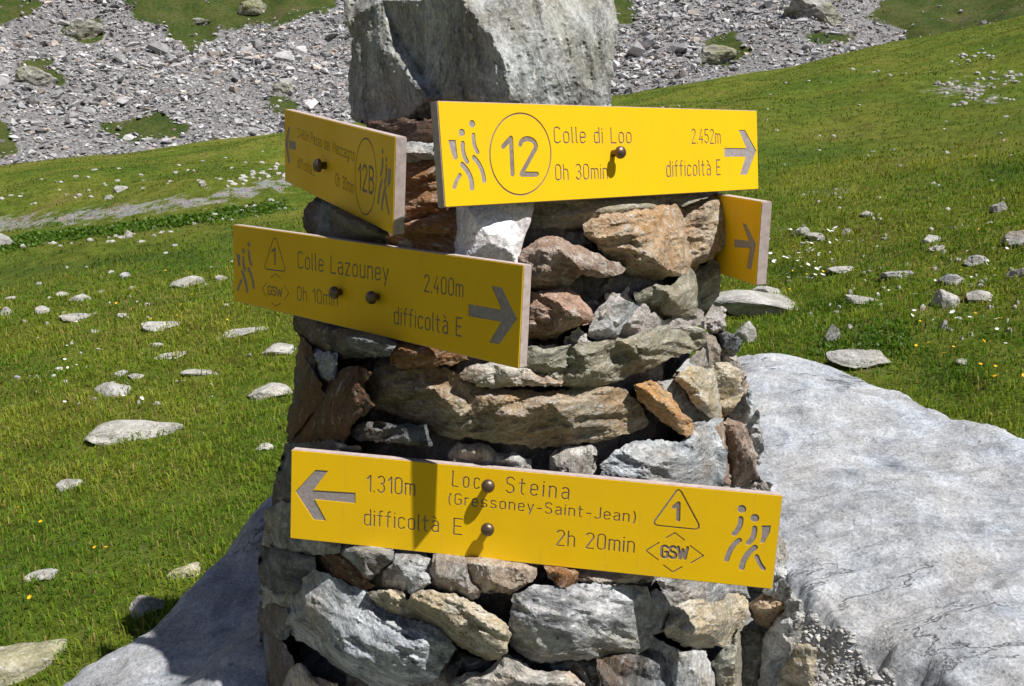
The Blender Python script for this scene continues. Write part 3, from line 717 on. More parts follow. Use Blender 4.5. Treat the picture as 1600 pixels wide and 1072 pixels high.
 ('orange', 'G', .11, 10, [(985,410),(1050,360),(1110,330),(1240,375),(1275,430),(1230,490),(1150,570),(1060,530),(1000,480)], []),
 ('palegrey', 'G', .13, 75, [(1100,300),(1240,215),(1300,310),(1370,380),(1390,470),(1360,640),(1290,780),(1250,900),(1200,1000),(1170,1140),(1020,1140),(1090,900),(1100,650),(1150,580),(1230,490),(1275,430),(1240,370)], []),
 ('green', 'G', .10, 15, [(930,560),(1060,590),(1110,630),(1105,700),(1110,800),(1060,850),(1050,1140),(780,1140),(710,850),(790,740),(880,640)], []),
 ('palegrey', 'G', .03, 80, [(200,720),(280,640),(400,710),(480,750),(670,750),(690,830),(720,900),(745,1140),(440,1140),(400,850),(380,770)], []),
 ('dark', 'G', .03, 80, [(-120,775),(0,760),(200,735),(370,765),(400,850),(445,1140),(-120,1140)], []),
 ('tan', 'F', .04, -20, [(190,1060),(300,990),(430,990),(540,920),(590,840),(700,900),(780,960),(850,980),(1060,980),(1160,1060),(1170,1200),(170,1200)], [(400,1050,.04),(600,940,.03),(700,1040,.05),(950,1050,.04)]),
 ('dark', 'F', -.02, 0, [(260,830),(540,860),(600,850),(540,930),(430,1000),(300,1000),(180,1060),(180,960)], []),
 ('grey', 'F', -.03, 0, [(580,820),(720,830),(850,880),(1000,880),(1150,840),(1300,840),(1300,1120),(1160,1080),(1060,1000),(850,1000),(740,920)], []),
 ('tan', 'E', .02, -30, [(270,950),(350,915),(430,1010),(600,1065),(640,1180),(200,1180),(215,1040)], []),
 ('cream', 'G', .13, 5, [(1230,870),(1340,690),(1420,700),(1475,715),(1455,880),(1455,1140),(1190,1140)], []),
 ('palegrey', 'G', .03, 80, [(1140,320),(1245,220),(1262,60),(1240,-60),(1180,-200),(1000,-200),(1000,300)], []),
]
MORTAR = [
 ('A', .0, [(520,775),(580,770),(600,800),(660,770),(660,725),(720,710),(800,690),(820,740),(850,780),(950,810),(960,850),(1000,860),(1060,905),(1120,900),(1200,880),(1320,835),(1350,880),(1300,920),(1200,950),(1050,975),(980,1010),(850,1040),(740,1020),(700,960),(640,900),(560,880)]),
 ('A', .02, [(380,1010),(480,955),(510,1000),(545,1072),(500,1110),(380,1100)]),
 ('B', .0, [(490,990),(540,955),(580,965),(585,1040),(490,1040)]),
 ('B', .0, [(630,1010),(700,985),(760,1000),(780,1060),(640,1060)]),
 ('B', -.01, [(430,200),(460,120),(530,130),(545,220),(500,250),(440,230)]),
]
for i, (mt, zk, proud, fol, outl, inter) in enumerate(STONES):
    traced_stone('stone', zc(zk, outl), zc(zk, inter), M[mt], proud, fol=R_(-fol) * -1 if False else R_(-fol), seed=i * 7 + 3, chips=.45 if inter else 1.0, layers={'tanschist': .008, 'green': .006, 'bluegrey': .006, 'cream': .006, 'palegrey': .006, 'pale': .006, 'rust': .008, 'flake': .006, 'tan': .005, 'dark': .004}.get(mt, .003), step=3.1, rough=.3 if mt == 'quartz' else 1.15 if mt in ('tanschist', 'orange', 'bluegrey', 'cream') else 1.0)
for i, (zk, proud, outl) in enumerate(MORTAR):
    traced_stone('mortar', zc(zk, outl), [], M['mortar'], proud, seed=900 + i * 11, rough=2.2, stretch=1.0, bulge=.02, thick=.08, step=3.0)

# capstone: a big upright block, its edge turned towards the camera
cap_out = [(536,0),(536,34),(550,56),(547,103),(544,140),(548,184),(578,200,.05),(631,214,.09),(676,207,.13),(790,206,.30),(880,200,.24),(957,196,.16),(955,162,.12),(955,125,.12),(962,75,.12),(966,38,.12),(959,0,.12),(950,-12,.1),(915,-26,.08),(850,-34,.07),(740,-36,.05),(640,-30,.0),(565,-16,-.01)]
cap_in = [(725,0,.31),(766,53,.355),(787,94,.375),(795,153,.38),(716,-16,.29),(850,60,.31),(900,120,.25),(850,-14,.27),(606,72,.118),(640,122,.19),(668,152,.235),(622,58,.09),(660,112,.165),(690,150,.235),(700,80,.25),(590,150,.075),(600,0,.08),(650,0,.17),(640,180,.17),(930,60,.2)]
traced_stone('capstone', cap_out, cap_in, M['cap'], 0.0, thick=.10, chips=0, grow=0, layers=.006, seed=555, rough=.9, fol=R_(80), base=1.82, step=4.2, bev=.01)['label'] = 'large upright grey rock crowning the cairn'

# mortar core and the stones round the back, out of the photograph's view
def build_core():
    zs = np.linspace(.35, 1.46, 54); an = np.linspace(0, 2 * math.pi, 120, endpoint=False)
    Zg, Ag = np.meshgrid(zs, an, indexing='ij'); p = np.stack([np.cos(Ag).ravel() * 4, np.sin(Ag).ravel() * 4, Zg.ravel() * 12], 1)
    rr = cone_r(Zg) - .075 + (fbm(p, 77, 4, .6) * .04).reshape(Zg.shape)
    V = np.stack([AX[0] + rr * np.cos(Ag), AX[1] + rr * np.sin(Ag), Zg], -1).reshape(-1, 3)
    n = len(an); i, j = np.meshgrid(np.arange(len(zs) - 1), np.arange(n), indexing='ij'); j2 = (j + 1) % n
    Fc = np.stack([i * n + j, i * n + j2, (i + 1) * n + j2, (i + 1) * n + j], -1).reshape(-1, 4).tolist()
    Fc.append(list(range((len(zs) - 1) * n, len(zs) * n)))
    mesh_obj('mortar_core', V, Fc, M['core'], cairn, loc=(AX[0], AX[1], .6))
build_core()
def back_stones():
    g = np.random.default_rng(5); k = 0
    mats = ['grey', 'green', 'tan', 'dark', 'bluegrey', 'brown', 'rust']
    z = .5
    while z < 1.55:
        R = float(cone_r(z)) - .05; a = g.uniform(0, .3) + math.radians(8)
        while a < math.radians(172):
            wd = g.uniform(.14, .26); h = g.uniform(.055, .08)
            v, f = rock_verts(4000 + k, 3, 10, .08)
            v = v * (wd / 2, .09, h)
            c, s = math.cos(a - math.pi / 2), math.sin(a - math.pi / 2)
            pos = np.array([AX[0] + R * math.cos(a) * .92, AX[1] + R * math.sin(a), z + g.uniform(-.01, .01)])
            if abs(pos[0] - AX[0]) < R - wd * .35 * abs(c) - .02 or a > .6 and a < 2.5:
                rv = np.stack([v[:, 0] * c - v[:, 1] * s, v[:, 0] * s + v[:, 1] * c, v[:, 2]], 1)
                mesh_obj('stone', rv + pos, f, M[mats[k % 7]], cairn, loc=pos)
            k += 1; a += wd / R * .95
        z += .12
back_stones()

# ------------------------------------------------------------------ yellow trail signs
def arcp(cx, cy, rx, ry, a0, a1, n=8):
    return [(cx + rx * math.cos(math.radians(a0 + (a1 - a0) * i / n)), cy + ry * math.sin(math.radians(a0 + (a1 - a0) * i / n))) for i in range(n + 1)]
def stad(w, y0, y1):           # closed stadium
    r = w / 2
    p = arcp(r, y1 - r, r, r, 0, 180) + arcp(r, y0 + r, r, r, 180, 360)
    return p + [p[0]]
CW, LW, XH = .40, .34, .70
r_, q_ = CW / 2, LW / 2
GL = {
 'C': (CW, [arcp(r_, 1 - r_, r_, r_, 25, 180) + arcp(r_, r_, r_, r_, 180, 335)]),
 'L': (.36, [[(0, 1), (0, 0), (.36, 0)]]), 'E': (.36, [[(.36, 1), (0, 1), (0, 0), (.36, 0)], [(0, .52), (.3, .52)]]),
 'P': (CW, [[(0, 0), (0, 1), (.2, 1)] + arcp(.2, .76, .22, .24, 90, -90) + [(0, .52)]]),
 'M': (.55, [[(0, 0), (0, 1), (.275, .35), (.55, 1), (.55, 0)]]),
 'S': (CW, [arcp(r_, .77, r_, .23, 25, 180, 7) + arcp(r_, .77, r_, .25, 180, 255, 4) + arcp(r_, .25, r_, .27, 75, 0, 4) + arcp(r_, .23, r_, .23, 0, -155, 7)]),
 'G': (CW, [arcp(r_, 1 - r_, r_, r_, 25, 180) + arcp(r_, r_, r_, r_, 180, 360) + [(CW, .48), (.24, .48)]]),
 'J': (.34, [[(.34, 1), (.34, .17)] + arcp(.17, .17, .17, .17, 0, -160)]),
 'W': (.6, [[(0, 1), (.14, 0), (.3, .8), (.46, 0), (.6, 1)]]),
 'B': (CW, [[(0, 0), (0, 1), (.18, 1)] + arcp(.18, .77, .22, .23, 90, -90) + [(0, .54)], [(.18, .54)] + arcp(.18, .27, .24, .27, 90, -90) + [(0, 0)]]),
 'a': (LW, [arcp(q_, XH - q_, q_, q_, 150, 0) + [(LW, 0)], [(LW, .40), (.16, .40)] + arcp(.16, .2, .16, .2, 90, 270) + [(.22, 0), (LW, .1)]]),
 'c': (LW, [arcp(q_, XH - q_, q_, q_, 20, 180) + arcp(q_, q_, q_, q_, 180, 340)]),
 'd': (LW, [stad(LW, 0, XH), [(LW, 0), (LW, 1)]]),
 'e': (LW, [[(0, .36), (LW, .36)] + arcp(q_, XH - q_, q_, q_, 0, 180) + arcp(q_, q_, q_, q_, 180, 335)]),
 'f': (.24, [[(.08, 0), (.08, .84)] + arcp(.22, .86, .14, .14, 180, 90, 4), [(-.04, .68), (.22, .68)]]),
 'g': (LW, [stad(LW, 0, XH), [(LW, XH), (LW, -.12)] + arcp(q_, -.12, q_, q_, 0, -150)]),
 'h': (LW, [[(0, 0), (0, 1)], [(0, XH - q_)] + arcp(q_, XH - q_, q_, q_, 180, 0) + [(LW, 0)]]),
 'i': (.0, [[(0, 0), (0, XH)], [(0, .90), (0, .93)]]), 'l': (.06, [[(0, 1), (0, .08), (.06, 0)]]),
 'm': (.56, [[(0, 0), (0, XH)], [(0, XH - .14)] + arcp(.14, XH - .14, .14, .14, 180, 0) + [(.28, 0)], [(.28, XH - .14)] + arcp(.42, XH - .14, .14, .14, 180, 0) + [(.56, 0)]]),
 'n': (LW, [[(0, 0), (0, XH)], [(0, XH - q_)] + arcp(q_, XH - q_, q_, q_, 180, 0) + [(LW, 0)]]),
 'o': (LW, [stad(LW, 0, XH)]), 'r': (.22, [[(0, 0), (0, XH)], [(0, XH - .18)] + arcp(.18, XH - .18, .18, .18, 180, 75, 5)]),
 's': (LW, [arcp(q_, .53, q_, .17, 25, 180, 6) + arcp(q_, .53, q_, .18, 180, 255, 3) + arcp(q_, .18, q_, .18, 75, 0, 3) + arcp(q_, .17, q_, .17, 0, -155, 6)]),
 't': (.26, [[(.08, .95), (.08, .14)] + arcp(.2, .13, .12, .13, 180, 270, 4), [(-.04, .68), (.24, .68)]]),
 'u': (LW, [[(0, XH), (0, q_)] + arcp(q_, q_, q_, q_, 180, 360) + [(LW, XH)], [(LW, 0), (LW, XH)]]),
 'y': (LW, [[(0, XH), (q_, .04)], [(LW, XH), (.1, -.26)]]), 'z': (LW, [[(0, XH), (LW, XH), (0, 0), (LW, 0)]]),
 '-': (.26, [[(0, .38), (.26, .38)]]), '.': (.0, [[(0, .0), (0, .03)]]),
 '(': (.14, [arcp(.3, .42, .3, .72, 130, 230)]), ')': (.14, [arcp(-.16, .42, .3, .72, 50, -50)]),
 '0': (CW, [stad(CW, 0, 1)]), '1': (.2, [[(0, .76), (.2, 1), (.2, 0)]]),
 '2': (CW, [arcp(r_, 1 - r_, r_, r_, 170, -25) + [(0, 0), (CW, 0)]]),
 '3': (CW, [arcp(r_, .76, .2, .24, 155, -90), arcp(r_, .27, r_, .27, 90, -155)]),
 '4': (CW, [[(.26, 1), (0, .28), (CW, .28)], [(.3, .5), (.3, 0)]]),
 '5': (CW, [[(.38, 1), (.04, 1), (.02, .56)] + arcp(.2, .33, .22, .31, 130, -150)]),
 '8': (CW, [stad(.36, .52, 1.0), stad(CW, 0, .54)]),
}
GL['à'] = (LW, GL['a'][1] + [[(.06, .98), (.2, .84)]])
GAP = .22

def stroke_polys(pts, wd):
    out = []; h = wd / 2
    for a, b in zip(pts[:-1], pts[1:]):
        dx, dy = b[0] - a[0], b[1] - a[1]; L = math.hypot(dx, dy)
        if L < 1e-9: continue
        nx, ny = -dy / L * h, dx / L * h
        out.append([(a[0] + nx, a[1] + ny), (a[0] - nx, a[1] - ny), (b[0] - nx, b[1] - ny), (b[0] + nx, b[1] + ny)])
    for p in (pts if len(pts) < 4 else pts[::1]):
        out.append([(p[0] + h * math.cos(k * math.pi / 4), p[1] + h * math.sin(k * math.pi / 4)) for k in range(8)])
    return out

class Sign:
    """a laminate board: grey core, thin yellow skin with the writing cut through it"""
    def __init__(self, name, c, x, n, W, H, label, thick=.018):
        self.c = np.array(c, float); x = np.array(x, float); x /= np.linalg.norm(x)
        n = np.array(n, float); n -= x * (n @ x); n /= np.linalg.norm(n)
        self.x, self.n, self.y = x, n, np.cross(n, x); self.W, self.H, self.t = W, H, thick
        self.name, self.label = name, label; self.el = []; self.bolts = []
    def uv(self, px, py):
        v = FW + (px - 800) / F * RT - (py - 536) / F * UP
        t = ((self.c - EYE) @ self.n) / (v @ self.n); q = EYE + t * v - self.c
        return (q @ self.x, q @ self.y)
    def text(self, s, p0, p1, top, wd=.10, gap=GAP, mono=None):
        """baseline start / end and cap top as read off the board"""
        a, b, tp = self.uv(*p0), self.uv(*p1), self.uv(*top)
        L = math.hypot(b[0] - a[0], b[1] - a[1]); ux, uy = (b[0] - a[0]) / L, (b[1] - a[1]) / L
        h = (tp[0] - a[0]) * -uy + (tp[1] - a[1]) * ux
        adv = []; X = 0
        for ch in s:
            adv.append(X)
            X += (.42 if ch == ' ' else GL[ch][0] + gap)
        total = X - gap
        sx = L / total
        polys = []
        for ch, x0 in zip(s, adv):
            if ch == ' ': continue
            for st in GL[ch][1]:
                pts = []
                for (gx, gy) in st:
                    lx, ly = (x0 + gx) * sx, gy * h
                    pts.append((a[0] + ux * lx - uy * ly, a[1] + uy * lx + ux * ly))
                polys += stroke_polys(pts, wd * h)
        self.el.append(('lettering', polys))
    def px_stroke(self, name, strokes, wd, add=False):
        polys = []
        for st in strokes: polys += stroke_polys([self.uv(*p) for p in st], wd)
        self.el.append((name, polys))
    def px_polys(self, name, polys): self.el.append((name, [[self.uv(*p) for p in q] for q in polys]))
    def hikers(self, k, heads, limbs, pack):
        """walking pair: round heads, bent limbs as tapered strokes, a rucksack"""
        polys = []
        for (hx, hy, hr) in heads:
            c = self.uv(hx, hy); e = self.uv(hx, hy - hr); rr = math.hypot(c[0] - e[0], c[1] - e[1])
            polys.append([(c[0] + rr * math.cos(a * math.pi / 8), c[1] + rr * math.sin(a * math.pi / 8)) for a in range(16)])
        for pts, wd in limbs:
            q = [self.uv(*p) for p in pts]
            # quadratic bend through the three points
            if len(q) == 3:
                cx = (2 * q[1][0] - .5 * (q[0][0] + q[2][0]), 2 * q[1][1] - .5 * (q[0][1] + q[2][1]))
                q = [((1 - t) ** 2 * q[0][0] + 2 * t * (1 - t) * cx[0] + t * t * q[2][0], (1 - t) ** 2 * q[0][1] + 2 * t * (1 - t) * cx[1] + t * t * q[2][1]) for t in np.linspace(0, 1, 7)]
            polys += stroke_polys(q, wd * k)
        polys.append([self.uv(*p) for p in pack])
        self.el.append(('hiker_emblem', polys))
    def build(self):
        root = bpy.data.objects.new(self.name, None); COL.objects.link(root)
        Mx = Matrix.Identity(4)
        for i in range(3):
            Mx[i][0], Mx[i][1], Mx[i][2], Mx[i][3] = self.x[i], self.y[i], self.n[i], self.c[i]
        root.matrix_world = Mx
        tag(root, self.label, 'sign', 'yellow trail signs on the cairn')
        def part(name, V, Fc, mat, smooth=False):
            me = bpy.data.meshes.new(name); me.from_pydata([tuple(map(float, v)) for v in V], [], Fc); me.update()
            me.materials.append(mat)
            if smooth: me.polygons.foreach_set('use_smooth', np.ones(len(me.polygons), bool))
            o = bpy.data.objects.new(name, me); COL.objects.link(o); o.parent = root
            return o
        W, H, t = self.W / 2, self.H / 2, self.t; sk = .0014
        # core board, edges slightly eased
        bm = bmesh.new(); bmesh.ops.create_cube(bm, size=1.0)
        for v in bm.verts: v.co = Vector((v.co.x * 2 * W, v.co.y * 2 * H, v.co.z * t - t / 2 - sk))
        bmesh.ops.bevel(bm, geom=[e for e in bm.edges if max(v.co.z for v in e.verts) < -t * .6 or abs(e.verts[0].co.z - e.verts[1].co.z) > 1e-4], offset=.0016, segments=2, affect='EDGES')
        me = bpy.data.meshes.new('board'); bm.to_mesh(me); bm.free(); me.materials.append(M['signcore'])
        o = bpy.data.objects.new('board', me); COL.objects.link(o); o.parent = root
        # yellow skin with cut-outs: one constrained triangulation
        e = .0012
        verts = [(-W + e, -H + e), (W - e, -H + e), (W - e, H - e), (-W + e, H - e)]; faces = [[0, 1, 2, 3]]; owner = [-1]
        for k, (nm, polys) in enumerate(self.el):
            for p in polys:
                A = sum(p[i][0] * p[(i + 1) % len(p)][1] - p[(i + 1) % len(p)][0] * p[i][1] for i in range(len(p)))
                if A < 0: p = p[::-1]
                b = len(verts); verts += p; faces.append(list(range(b, b + len(p)))); owner.append(k)
        S_ = 1000.0
        r = delaunay_2d_cdt([Vector((v[0] * S_, v[1] * S_)) for v in verts], [], faces, 1, 1e-3)
        V2 = [(v[0] / S_, v[1] / S_) for v in r[0]]
        T_ = np.array(r[2]); VA = np.array(V2); cen = VA[T_].mean(1)
        own = np.full(len(T_), -1)
        own[(np.abs(cen[:, 0]) > W - e) | (np.abs(cen[:, 1]) > H - e)] = -2
        for k, (nm, polys) in enumerate(self.el):
            for p in polys:
                p = np.array(p); lo, hi = p.min(0), p.max(0)
                sel = np.where((cen[:, 0] >= lo[0]) & (cen[:, 0] <= hi[0]) & (cen[:, 1] >= lo[1]) & (cen[:, 1] <= hi[1]))[0]
                if len(sel):
                    sel = sel[inpoly(cen[sel, 0], cen[sel, 1], p)]; own[sel] = k
        own = own.tolist()
        ev = {}
        for fi, f in enumerate(r[2]):
            for i in range(3):
                a, b = f[i], f[(i + 1) % 3]; ev.setdefault((min(a, b), max(a, b)), []).append((fi, a, b))
        V = [(x, y, 0.0) for x, y in V2] + [(x, y, -sk) for x, y in V2]; n = len(V2)
        Fc = [list(f) for f, k in zip(r[2], own) if k == -1]
        for key, us in ev.items():
            st = [own[u[0]] == -1 for u in us]
            if sum(st) == 1:
                u = us[st.index(True)]; Fc.append([u[2], u[1], u[1] + n, u[2] + n])
        used = sorted({i for f in Fc for i in f}); mp = {i: j for j, i in enumerate(used)}
        part('yellow_face', [V[i] for i in used], [[mp[i] for i in f] for f in Fc], M['yellow'])
        for k, (nm, polys) in enumerate(self.el):
            fk = [f for f, q in zip(r[2], own) if q == k]
            if not fk: continue
            used = sorted({i for f in fk for i in f}); mp = {i: j for j, i in enumerate(used)}
            part(nm, [(*V2[i], -sk + .0004) for i in used], [[mp[i] for i in f] for f in fk], M['engraved_shaded' if nm in ('lettering', 'number_ring', 'triangle', 'chevron') else 'cutout_lit'])
        for (bx, by, p, rad) in self.bolts:
            u, v = self.uv(bx, by)
            prof = [(rad * .55, -.002), (rad * .55, p - rad * .9), (rad * .98, p - rad * .85), (rad * 1.0, p - rad * .55)] + [(rad * math.cos(a), p - rad * .55 + rad * .75 * math.sin(a)) for a in np.linspace(.15, 1.45, 7)]
            VV, FF = [], []; m = 20
            for rr, zz in prof:
                VV += [(u + rr * math.cos(2 * math.pi * i / m), v + rr * math.sin(2 * math.pi * i / m), zz) for i in range(m)]
            for q in range(len(prof) - 1):
                for i in range(m): FF.append([q * m + i, q * m + (i + 1) % m, (q + 1) * m + (i + 1) % m, (q + 1) * m + i])
            FF.append(list(range((len(prof) - 1) * m, len(prof) * m)))
            part('bolt', VV, FF, M['bolt'], True)
        return root

def Z(ox, oy, s): return lambda *p: (ox + p[0] / s, oy + p[1] / s)
def zl(z, pts): return [z(*p) for p in pts]
def ellipse(z, cx, cy, rx, ry, n=56): return [z(cx + rx * math.cos(2 * math.pi * i / n), cy + ry * math.sin(2 * math.pi * i / n)) for i in range(n + 1)]

# 1 -- the bright board at the top right
z2 = Z(660, 140, 2.857)
s = Sign('trail_sign', (.188, 1.527, 1.54), (.778, .628, -.015), (.625, -.772, .118), .743, .15, 'brightly sunlit yellow sign reading Colle di Loo with circled 12')
s.text('Colle di Loo', z2(590, 238), z2(932, 238), z2(590, 168))
s.text('0h 30min', z2(596, 404), z2(826, 397), z2(596, 336))
s.text('2.452m', z2(1203, 240), z2(1330, 241), z2(1203, 177))
s.text('difficoltà E', z2(1091, 389), z2(1330, 380), z2(1091, 320))
s.px_stroke('number_ring', [ellipse(z2, 437, 288, 136, 182)], .0026)
s.text('12', z2(366, 378), z2(512, 378), z2(366, 216), .15)
s.px_polys('arrow', [zl(z2, [(1348, 260), (1462, 262), (1462, 300), (1348, 300)]), zl(z2, [(1412, 180), (1440, 180), (1492, 274), (1452, 276)]), zl(z2, [(1452, 270), (1492, 272), (1450, 380), (1418, 380)])])
s.hikers(1, [(222 / 2.857 + 660, 153 / 2.857 + 140, 6), (176 / 2.857 + 660, 192 / 2.857 + 140, 6)],
  [(zl(z2, [(228, 203), (232, 245), (247, 280)]), .0068), (zl(z2, [(180, 240), (184, 285), (200, 322)]), .0075), (zl(z2, [(230, 303), (262, 350), (276, 408)]), .0075), (zl(z2, [(178, 335), (212, 385), (221, 440)]), .0085), (zl(z2, [(168, 382), (152, 410), (143, 436)]), .0065)],
  zl(z2, [(116, 225), (148, 225), (158, 305), (152, 315), (140, 310), (124, 265)]))
s.bolts = [(*z2(850, 285), .024, .0105)]
s.build()

# 2 -- the shaded board across the left, pointing right
z3 = Z(340, 330, 2.898)
s = Sign('trail_sign', (-.265, 1.472, 1.321), (.757, -.654, 0), (-.652, -.755, .069), .735, .15, 'shaded yellow sign reading Colle Lazouney with arrow pointing right')
s.text('Colle Lazouney', z3(365, 256), z3(772, 318), z3(365, 183))
s.text('0h 10min', z3(362, 402), z3(543, 430), z3(362, 342))
s.text('2.400m', z3(937, 362), z3(1110, 388), z3(937, 288))
s.text('difficoltà E', z3(800, 508), z3(1103, 566), z3(800, 432))
s.px_polys('arrow', [zl(z3, [(1136, 420), (1318, 451), (1318, 507), (1136, 475)]), zl(z3, [(1240, 338), (1287, 346), (1357, 490), (1300, 482)]), zl(z3, [(1300, 474), (1357, 486), (1275, 602), (1229, 594)])])
s.px_stroke('triangle', [zl(z3, [(258, 122), (266, 126), (306, 262), (300, 272), (220, 262), (213, 252), (252, 126), (258, 122)])], .0024)
s.px_stroke('lettering', [zl(z3, [(246, 182), (260, 168), (260, 240)])], .0045)
s.text('GSW', z3(228, 375), z3(292, 388), z3(228, 338), .2, .12)
s.px_stroke('chevron', [zl(z3, [(240, 300), (262, 284), (285, 303)])], .002)
s.px_stroke('chevron', [zl(z3, [(245, 412), (262, 430), (285, 418)])], .002)
s.px_stroke('chevron', [zl(z3, [(222, 325), (202, 350), (222, 388)])], .002)
s.px_stroke('chevron', [zl(z3, [(302, 335), (322, 370), (302, 402)])], .002)
s.hikers(1, [(142 / 2.898 + 340, 150 / 2.898 + 330, 4.2), (117 / 2.898 + 340, 180 / 2.898 + 330, 4.2)],
  [(zl(z3, [(142, 182), (144, 212), (152, 240)]), .008), (zl(z3, [(117, 210), (118, 240), (125, 265)]), .008), (zl(z3, [(140, 262), (156, 300), (164, 345)]), .008), (zl(z3, [(112, 275), (126, 315), (134, 362)]), .0085), (zl(z3, [(108, 312), (100, 332), (92, 355)]), .007)],
  zl(z3, [(84, 192), (102, 196), (104, 248), (94, 250)]))
s.bolts = [(*z3(557, 366), .02, .011), (*z3(725, 388), .02, .011)]
s.build()

# 3 -- the far-left board seen steeply from the side
z1 = Z(360, 140, 3.152)
s = Sign('trail_sign', (-.331, 1.651, 1.516), (.485, -.872, -.072), (-.872, -.488, .035), .617, .15, 'shaded yellow sign seen edge-on with circled 12B pointing left')
s.text('2480m', z1(331, 232), z1(386, 256), z1(331, 190), .14)
s.text('Passo del Maccagno', z1(396, 262), z1(611, 352), z1(396, 212), .14)
s.text('difficoltà E', z1(331, 382), z1(416, 424), z1(331, 332), .14)
s.text('0h 30min', z1(518, 470), z1(608, 512), z1(518, 412), .14)
s.px_stroke('number_ring', [ellipse(z1, 666, 428, 52, 188)], .003)
s.text('12B', z1(631, 488), z1(704, 512), z1(631, 366), .13)
s.px_polys('arrow', [zl(z1, [(290, 248), (322, 258), (322, 298), (290, 288)]), zl(z1, [(284, 182), (294, 186), (284, 272), (270, 270)]), zl(z1, [(270, 266), (284, 270), (294, 362), (285, 360)])])
s.hikers(1, [(750 / 3.152 + 360, 305 / 3.152 + 140, 4.2), (768 / 3.152 + 360, 345 / 3.152 + 140, 4.2)],
  [(zl(z1, [(750, 345), (748, 385), (741, 418)]), .008), (zl(z1, [(768, 380), (767, 425), (760, 460)]), .008), (zl(z1, [(746, 450), (735, 500), (728, 555)]), .008), (zl(z1, [(766, 480), (752, 530), (746, 585)]), .0085), (zl(z1, [(766, 520), (772, 565), (781, 608)]), .007)],
  zl(z1, [(778, 388), (792, 394), (790, 450), (780, 480), (774, 470)]))
s.bolts = [(*z1(470, 374), .022, .0125)]
s.build()

# 4 -- the long lowest board
z5 = Z(430, 680, 2.734); z6 = Z(820, 720, 3.046); zC = Z(690, 560, 4.873)
k = K4; c4 = C4
s = Sign('trail_sign', c4, (.99, -.135, -.043), (-.131, -.987, .094), .769 * k, .15 * k, 'lowest and longest yellow sign reading Loc. Steina with arrow left', .016)
s.text('1.310m', z5(392, 240), z5(595, 258), z5(392, 171))
s.text('difficoltà', z5(380, 384), z5(695, 414), z5(380, 318))
s.text('E', z5(762, 423), z5(796, 426), z5(762, 356))
s.text('Loc.', (706.5, 759.5), (757, 765), (706.5, 736), .10, .36)
s.text('Steina', (790.5, 769.5), (887.5, 780), (790.5, 745), .10, .32)
s.text('(Gressoney-Saint-Jean)', (701, 787), (992, 816), (701, 770.5), .13, .25)
s.text('2h 20min', z6(150, 402), z6(518, 437), z6(150, 330))
s.px_polys('arrow', [zl(z5, [(150, 234), (343, 246), (343, 292), (158, 274)]), zl(z5, [(85, 242), (172, 148), (226, 152), (152, 248)]), zl(z5, [(85, 240), (150, 240), (219, 366), (164, 362)])])
s.px_stroke('triangle', [zl(z6, [(722, 143), (733, 138), (744, 146), (828, 302), (828, 318), (815, 327), (630, 308), (616, 300), (618, 286), (722, 143)])], .0028)
s.px_stroke('lettering', [zl(z6, [(708, 222), (732, 202), (730, 282)])], .0065)
s.text('GSW', z6(650, 460), z6(772, 468), z6(650, 405), .26, .14)
for ch in ([(672, 368), (715, 343), (760, 378)], [(660, 497), (705, 530), (748, 505)], [(638, 390), (577, 428), (635, 472)], [(788, 405), (850, 452), (790, 487)]):
    s.px_stroke('chevron', [zl(z6, ch)], .0024)
s.hikers(1, [(1033 / 3.046 + 820, 230 / 3.046 + 720, 6.6), (1095 / 3.046 + 820, 273 / 3.046 + 720, 6.6)],
  [(zl(z6, [(1028, 274), (1022, 312), (996, 348)]), .0082), (zl(z6, [(1094, 320), (1086, 364), (1063, 392)]), .0085), (zl(z6, [(1022, 378), (985, 414), (960, 472)]), .0082), (zl(z6, [(1096, 412), (1052, 456), (1032, 510)]), .009), (zl(z6, [(1104, 455), (1118, 488), (1136, 514)]), .0075)],
  zl(z6, [(1128, 308), (1172, 308), (1166, 342), (1138, 392), (1120, 394), (1128, 350)]))
s.bolts = [(*z5(915, 206), .021, .011), (*z5(913, 390), .021, .011)]
s.build()

# 5 -- the board behind the right flank, only its end shows
R5 = unproj(1181.5 + 4, 381.5, 1.56)
xd = -(-.277 * RT + .96 * np.array([0, 1, 0])); xd /= np.linalg.norm(xd)
nn = np.cross(xd, np.array([0, 0, 1.0])); nn = -nn if nn[0] > 0 else nn
s = Sign('trail_sign', R5 - xd * .31 - np.array([0, 0, .0]), xd, nn, .62, .148, 'end of a shaded yellow sign jutting out behind the right flank', .02)
s.px_polys('arrow', [zl(z2, [(1392, 668), (1474, 678), (1474, 708), (1392, 704)]), zl(z2, [(1428, 596), (1446, 600), (1490, 690), (1464, 694)]), zl(z2, [(1464, 686), (1490, 688), (1468, 802), (1448, 798)])])
s.build()

